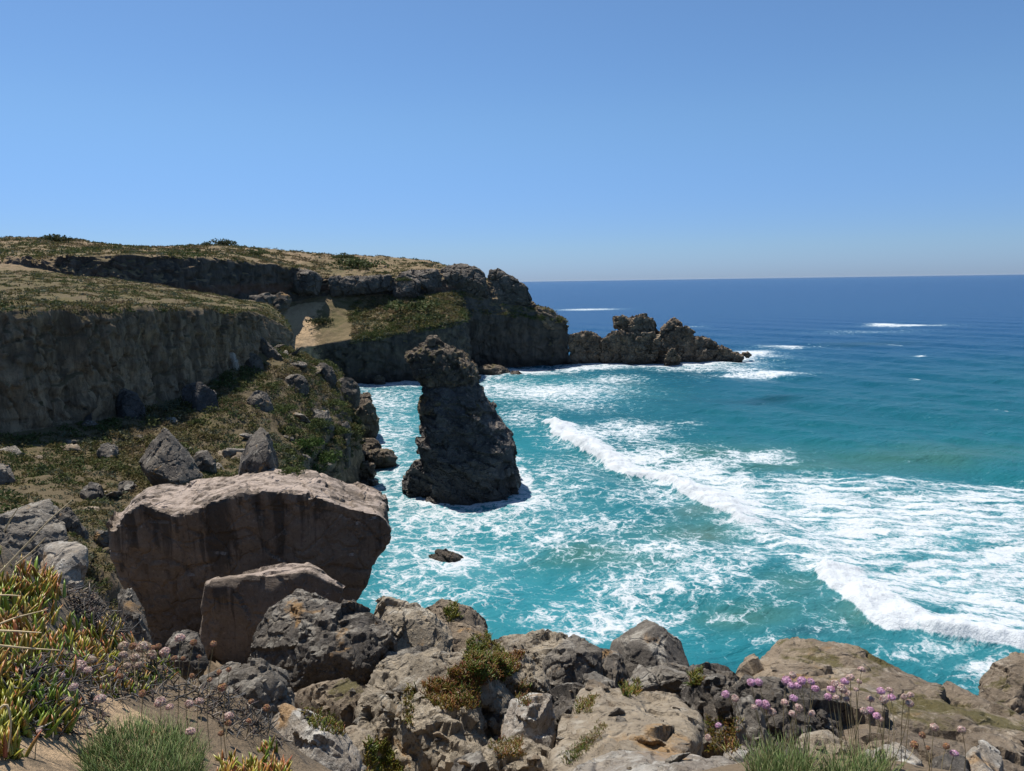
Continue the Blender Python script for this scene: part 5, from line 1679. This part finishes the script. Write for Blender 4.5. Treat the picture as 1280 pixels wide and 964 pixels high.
right = [(907, 868, 12, 'pink', 'pink thrift flower furthest left in front of the black crusted rock'), (919, 873, 11, 'pale', 'pale thrift head beside the leftmost pink flower'), (898, 907, 10, 'pink', 'pink thrift flower low in the reddish creeper'), (939, 853, 12, 'pink'), (948, 853, 12, 'pink'), (983, 851, 14, 'pink'), (991, 844, 11, 'pale'),
         (1002, 851, 13, 'pink'), (1014, 852, 11, 'pink'), (1019, 861, 12, 'pink'), (989, 857, 11, 'pink'), (997, 857, 11, 'pink'), (992, 873, 12, 'pink'), (981, 878, 11, 'pale'), (998, 885, 13, 'pale'), (991, 893, 12, 'pale'), (965, 890, 12, 'pale'), (957, 881, 13, 'pink'), (949, 879, 11, 'pink'), (943, 884, 9, 'pale'),
         (1015, 892, 10, 'pale'), (1035, 871, 11, 'pink'), (1039, 862, 12, 'pink'), (1044, 855, 13, 'pale'), (1053, 861, 14, 'pale'), (1056, 852, 12, 'pink'), (1063, 847, 12, 'pale'), (1060, 867, 10, 'pale'), (1045, 872, 10, 'pale'), (1074, 852, 8, 'pale'), (1077, 837, 11, 'pale', 'highest pale thrift head over the big brown boulder'), (1101, 864, 12, 'pink'),
         (1112, 863, 11, 'pale'), (1105, 874, 13, 'pale'), (1114, 872, 12, 'pink'), (1088, 874, 11, 'pale'), (1080, 889, 12, 'pale'), (1088, 888, 11, 'pink'), (1096, 895, 11, 'pink'), (1101, 899, 9, 'pale'), (1130, 871, 9, 'pale'), (1138, 869, 11, 'pale'), (1137, 879, 12, 'pale'), (1168, 909, 12, 'pale', 'pale thrift head above the stones right of the grass'),
         (1202, 912, 12, 'pale', 'pale thrift head furthest right above the orange stone'), (1153, 919, 10, 'dry'), (1143, 931, 12, 'dry'), (1160, 935, 7, 'dry'), (1183, 933, 10, 'dry'), (1193, 942, 12, 'pink', 'bright pink thrift flower low beside the orange stone'), (885, 922, 10, 'pale', 'pale thrift head lowest on the left of the right clump'), (1058, 874, 9, 'pale'), (1070, 862, 8, 'pale')]
RL = {'pale': 'pale fading thrift head on a thin stem in the right clump', 'pink': 'pink thrift flower on a thin stem in the right clump', 'dry': 'brown dried thrift head among the stones at the right'}
for q in right:
    px, py, sz, kd = q[:4]
    cx = 1000 if px < 1035 else (1065 if px < 1085 else 1100 if px < 1145 else px)
    bp = (px * 0.6 + cx * 0.4 + random.uniform(-10, 10), random.uniform(952, 966))
    thrift(px, py, sz, kd, bp, q[4] if len(q) > 4 else RL[kd], None if len(q) > 4 else {'pale': 'pale thrift heads on the right', 'pink': 'pink thrift flowers on the right', 'dry': 'dried thrift heads on the right'}[kd])


# ---------------------------------------------------------------- dry straws on the left
for pth, lab in [([(0, 716, 2.0), (30, 684, 2.02), (62, 650, 2.05), (90, 625, 2.1)], 'longest dry straw slanting up over the flat grey rock'), ([(5, 664, 2.1), (14, 648, 2.1), (24, 633, 2.1)], 'short dry straw at the left edge over the grey rock'),
                 ([(20, 706, 2.1), (40, 690, 2.1), (57, 672, 2.1)], 'thin dry straw branching below the longest straw'), ([(-10, 744, 1.9), (10, 744, 1.9), (26, 745, 1.9)], 'thick dry straw lying level over the upper ice plants'), ([(-10, 788, 1.8), (20, 789, 1.8), (52, 791, 1.8)], 'dry straw lying level over the middle ice plants'),
                 ([(-10, 806, 1.75), (30, 810, 1.78), (75, 813, 1.8)], 'dry straw lying lowest of the level straws'), ([(-10, 784, 1.9), (20, 772, 1.95), (60, 762, 2.0)], 'dry straw rising to the right over the dark tangle'), ([(-10, 895, 1.5), (8, 880, 1.5), (14, 905, 1.5), (10, 940, 1.5)], 'curled dry straw at the bottom left edge')]:
    path = catmull(pts(pth), 12)
    o = path[0].copy()
    V, Fq = tube(path - o, np.linspace(0.0032, 0.0012, 12), 6)
    tag(link('dry_straw', new_mesh('dry_straw', V, Fq, M_STRAW), None, tuple(o)), lab, 'straw')
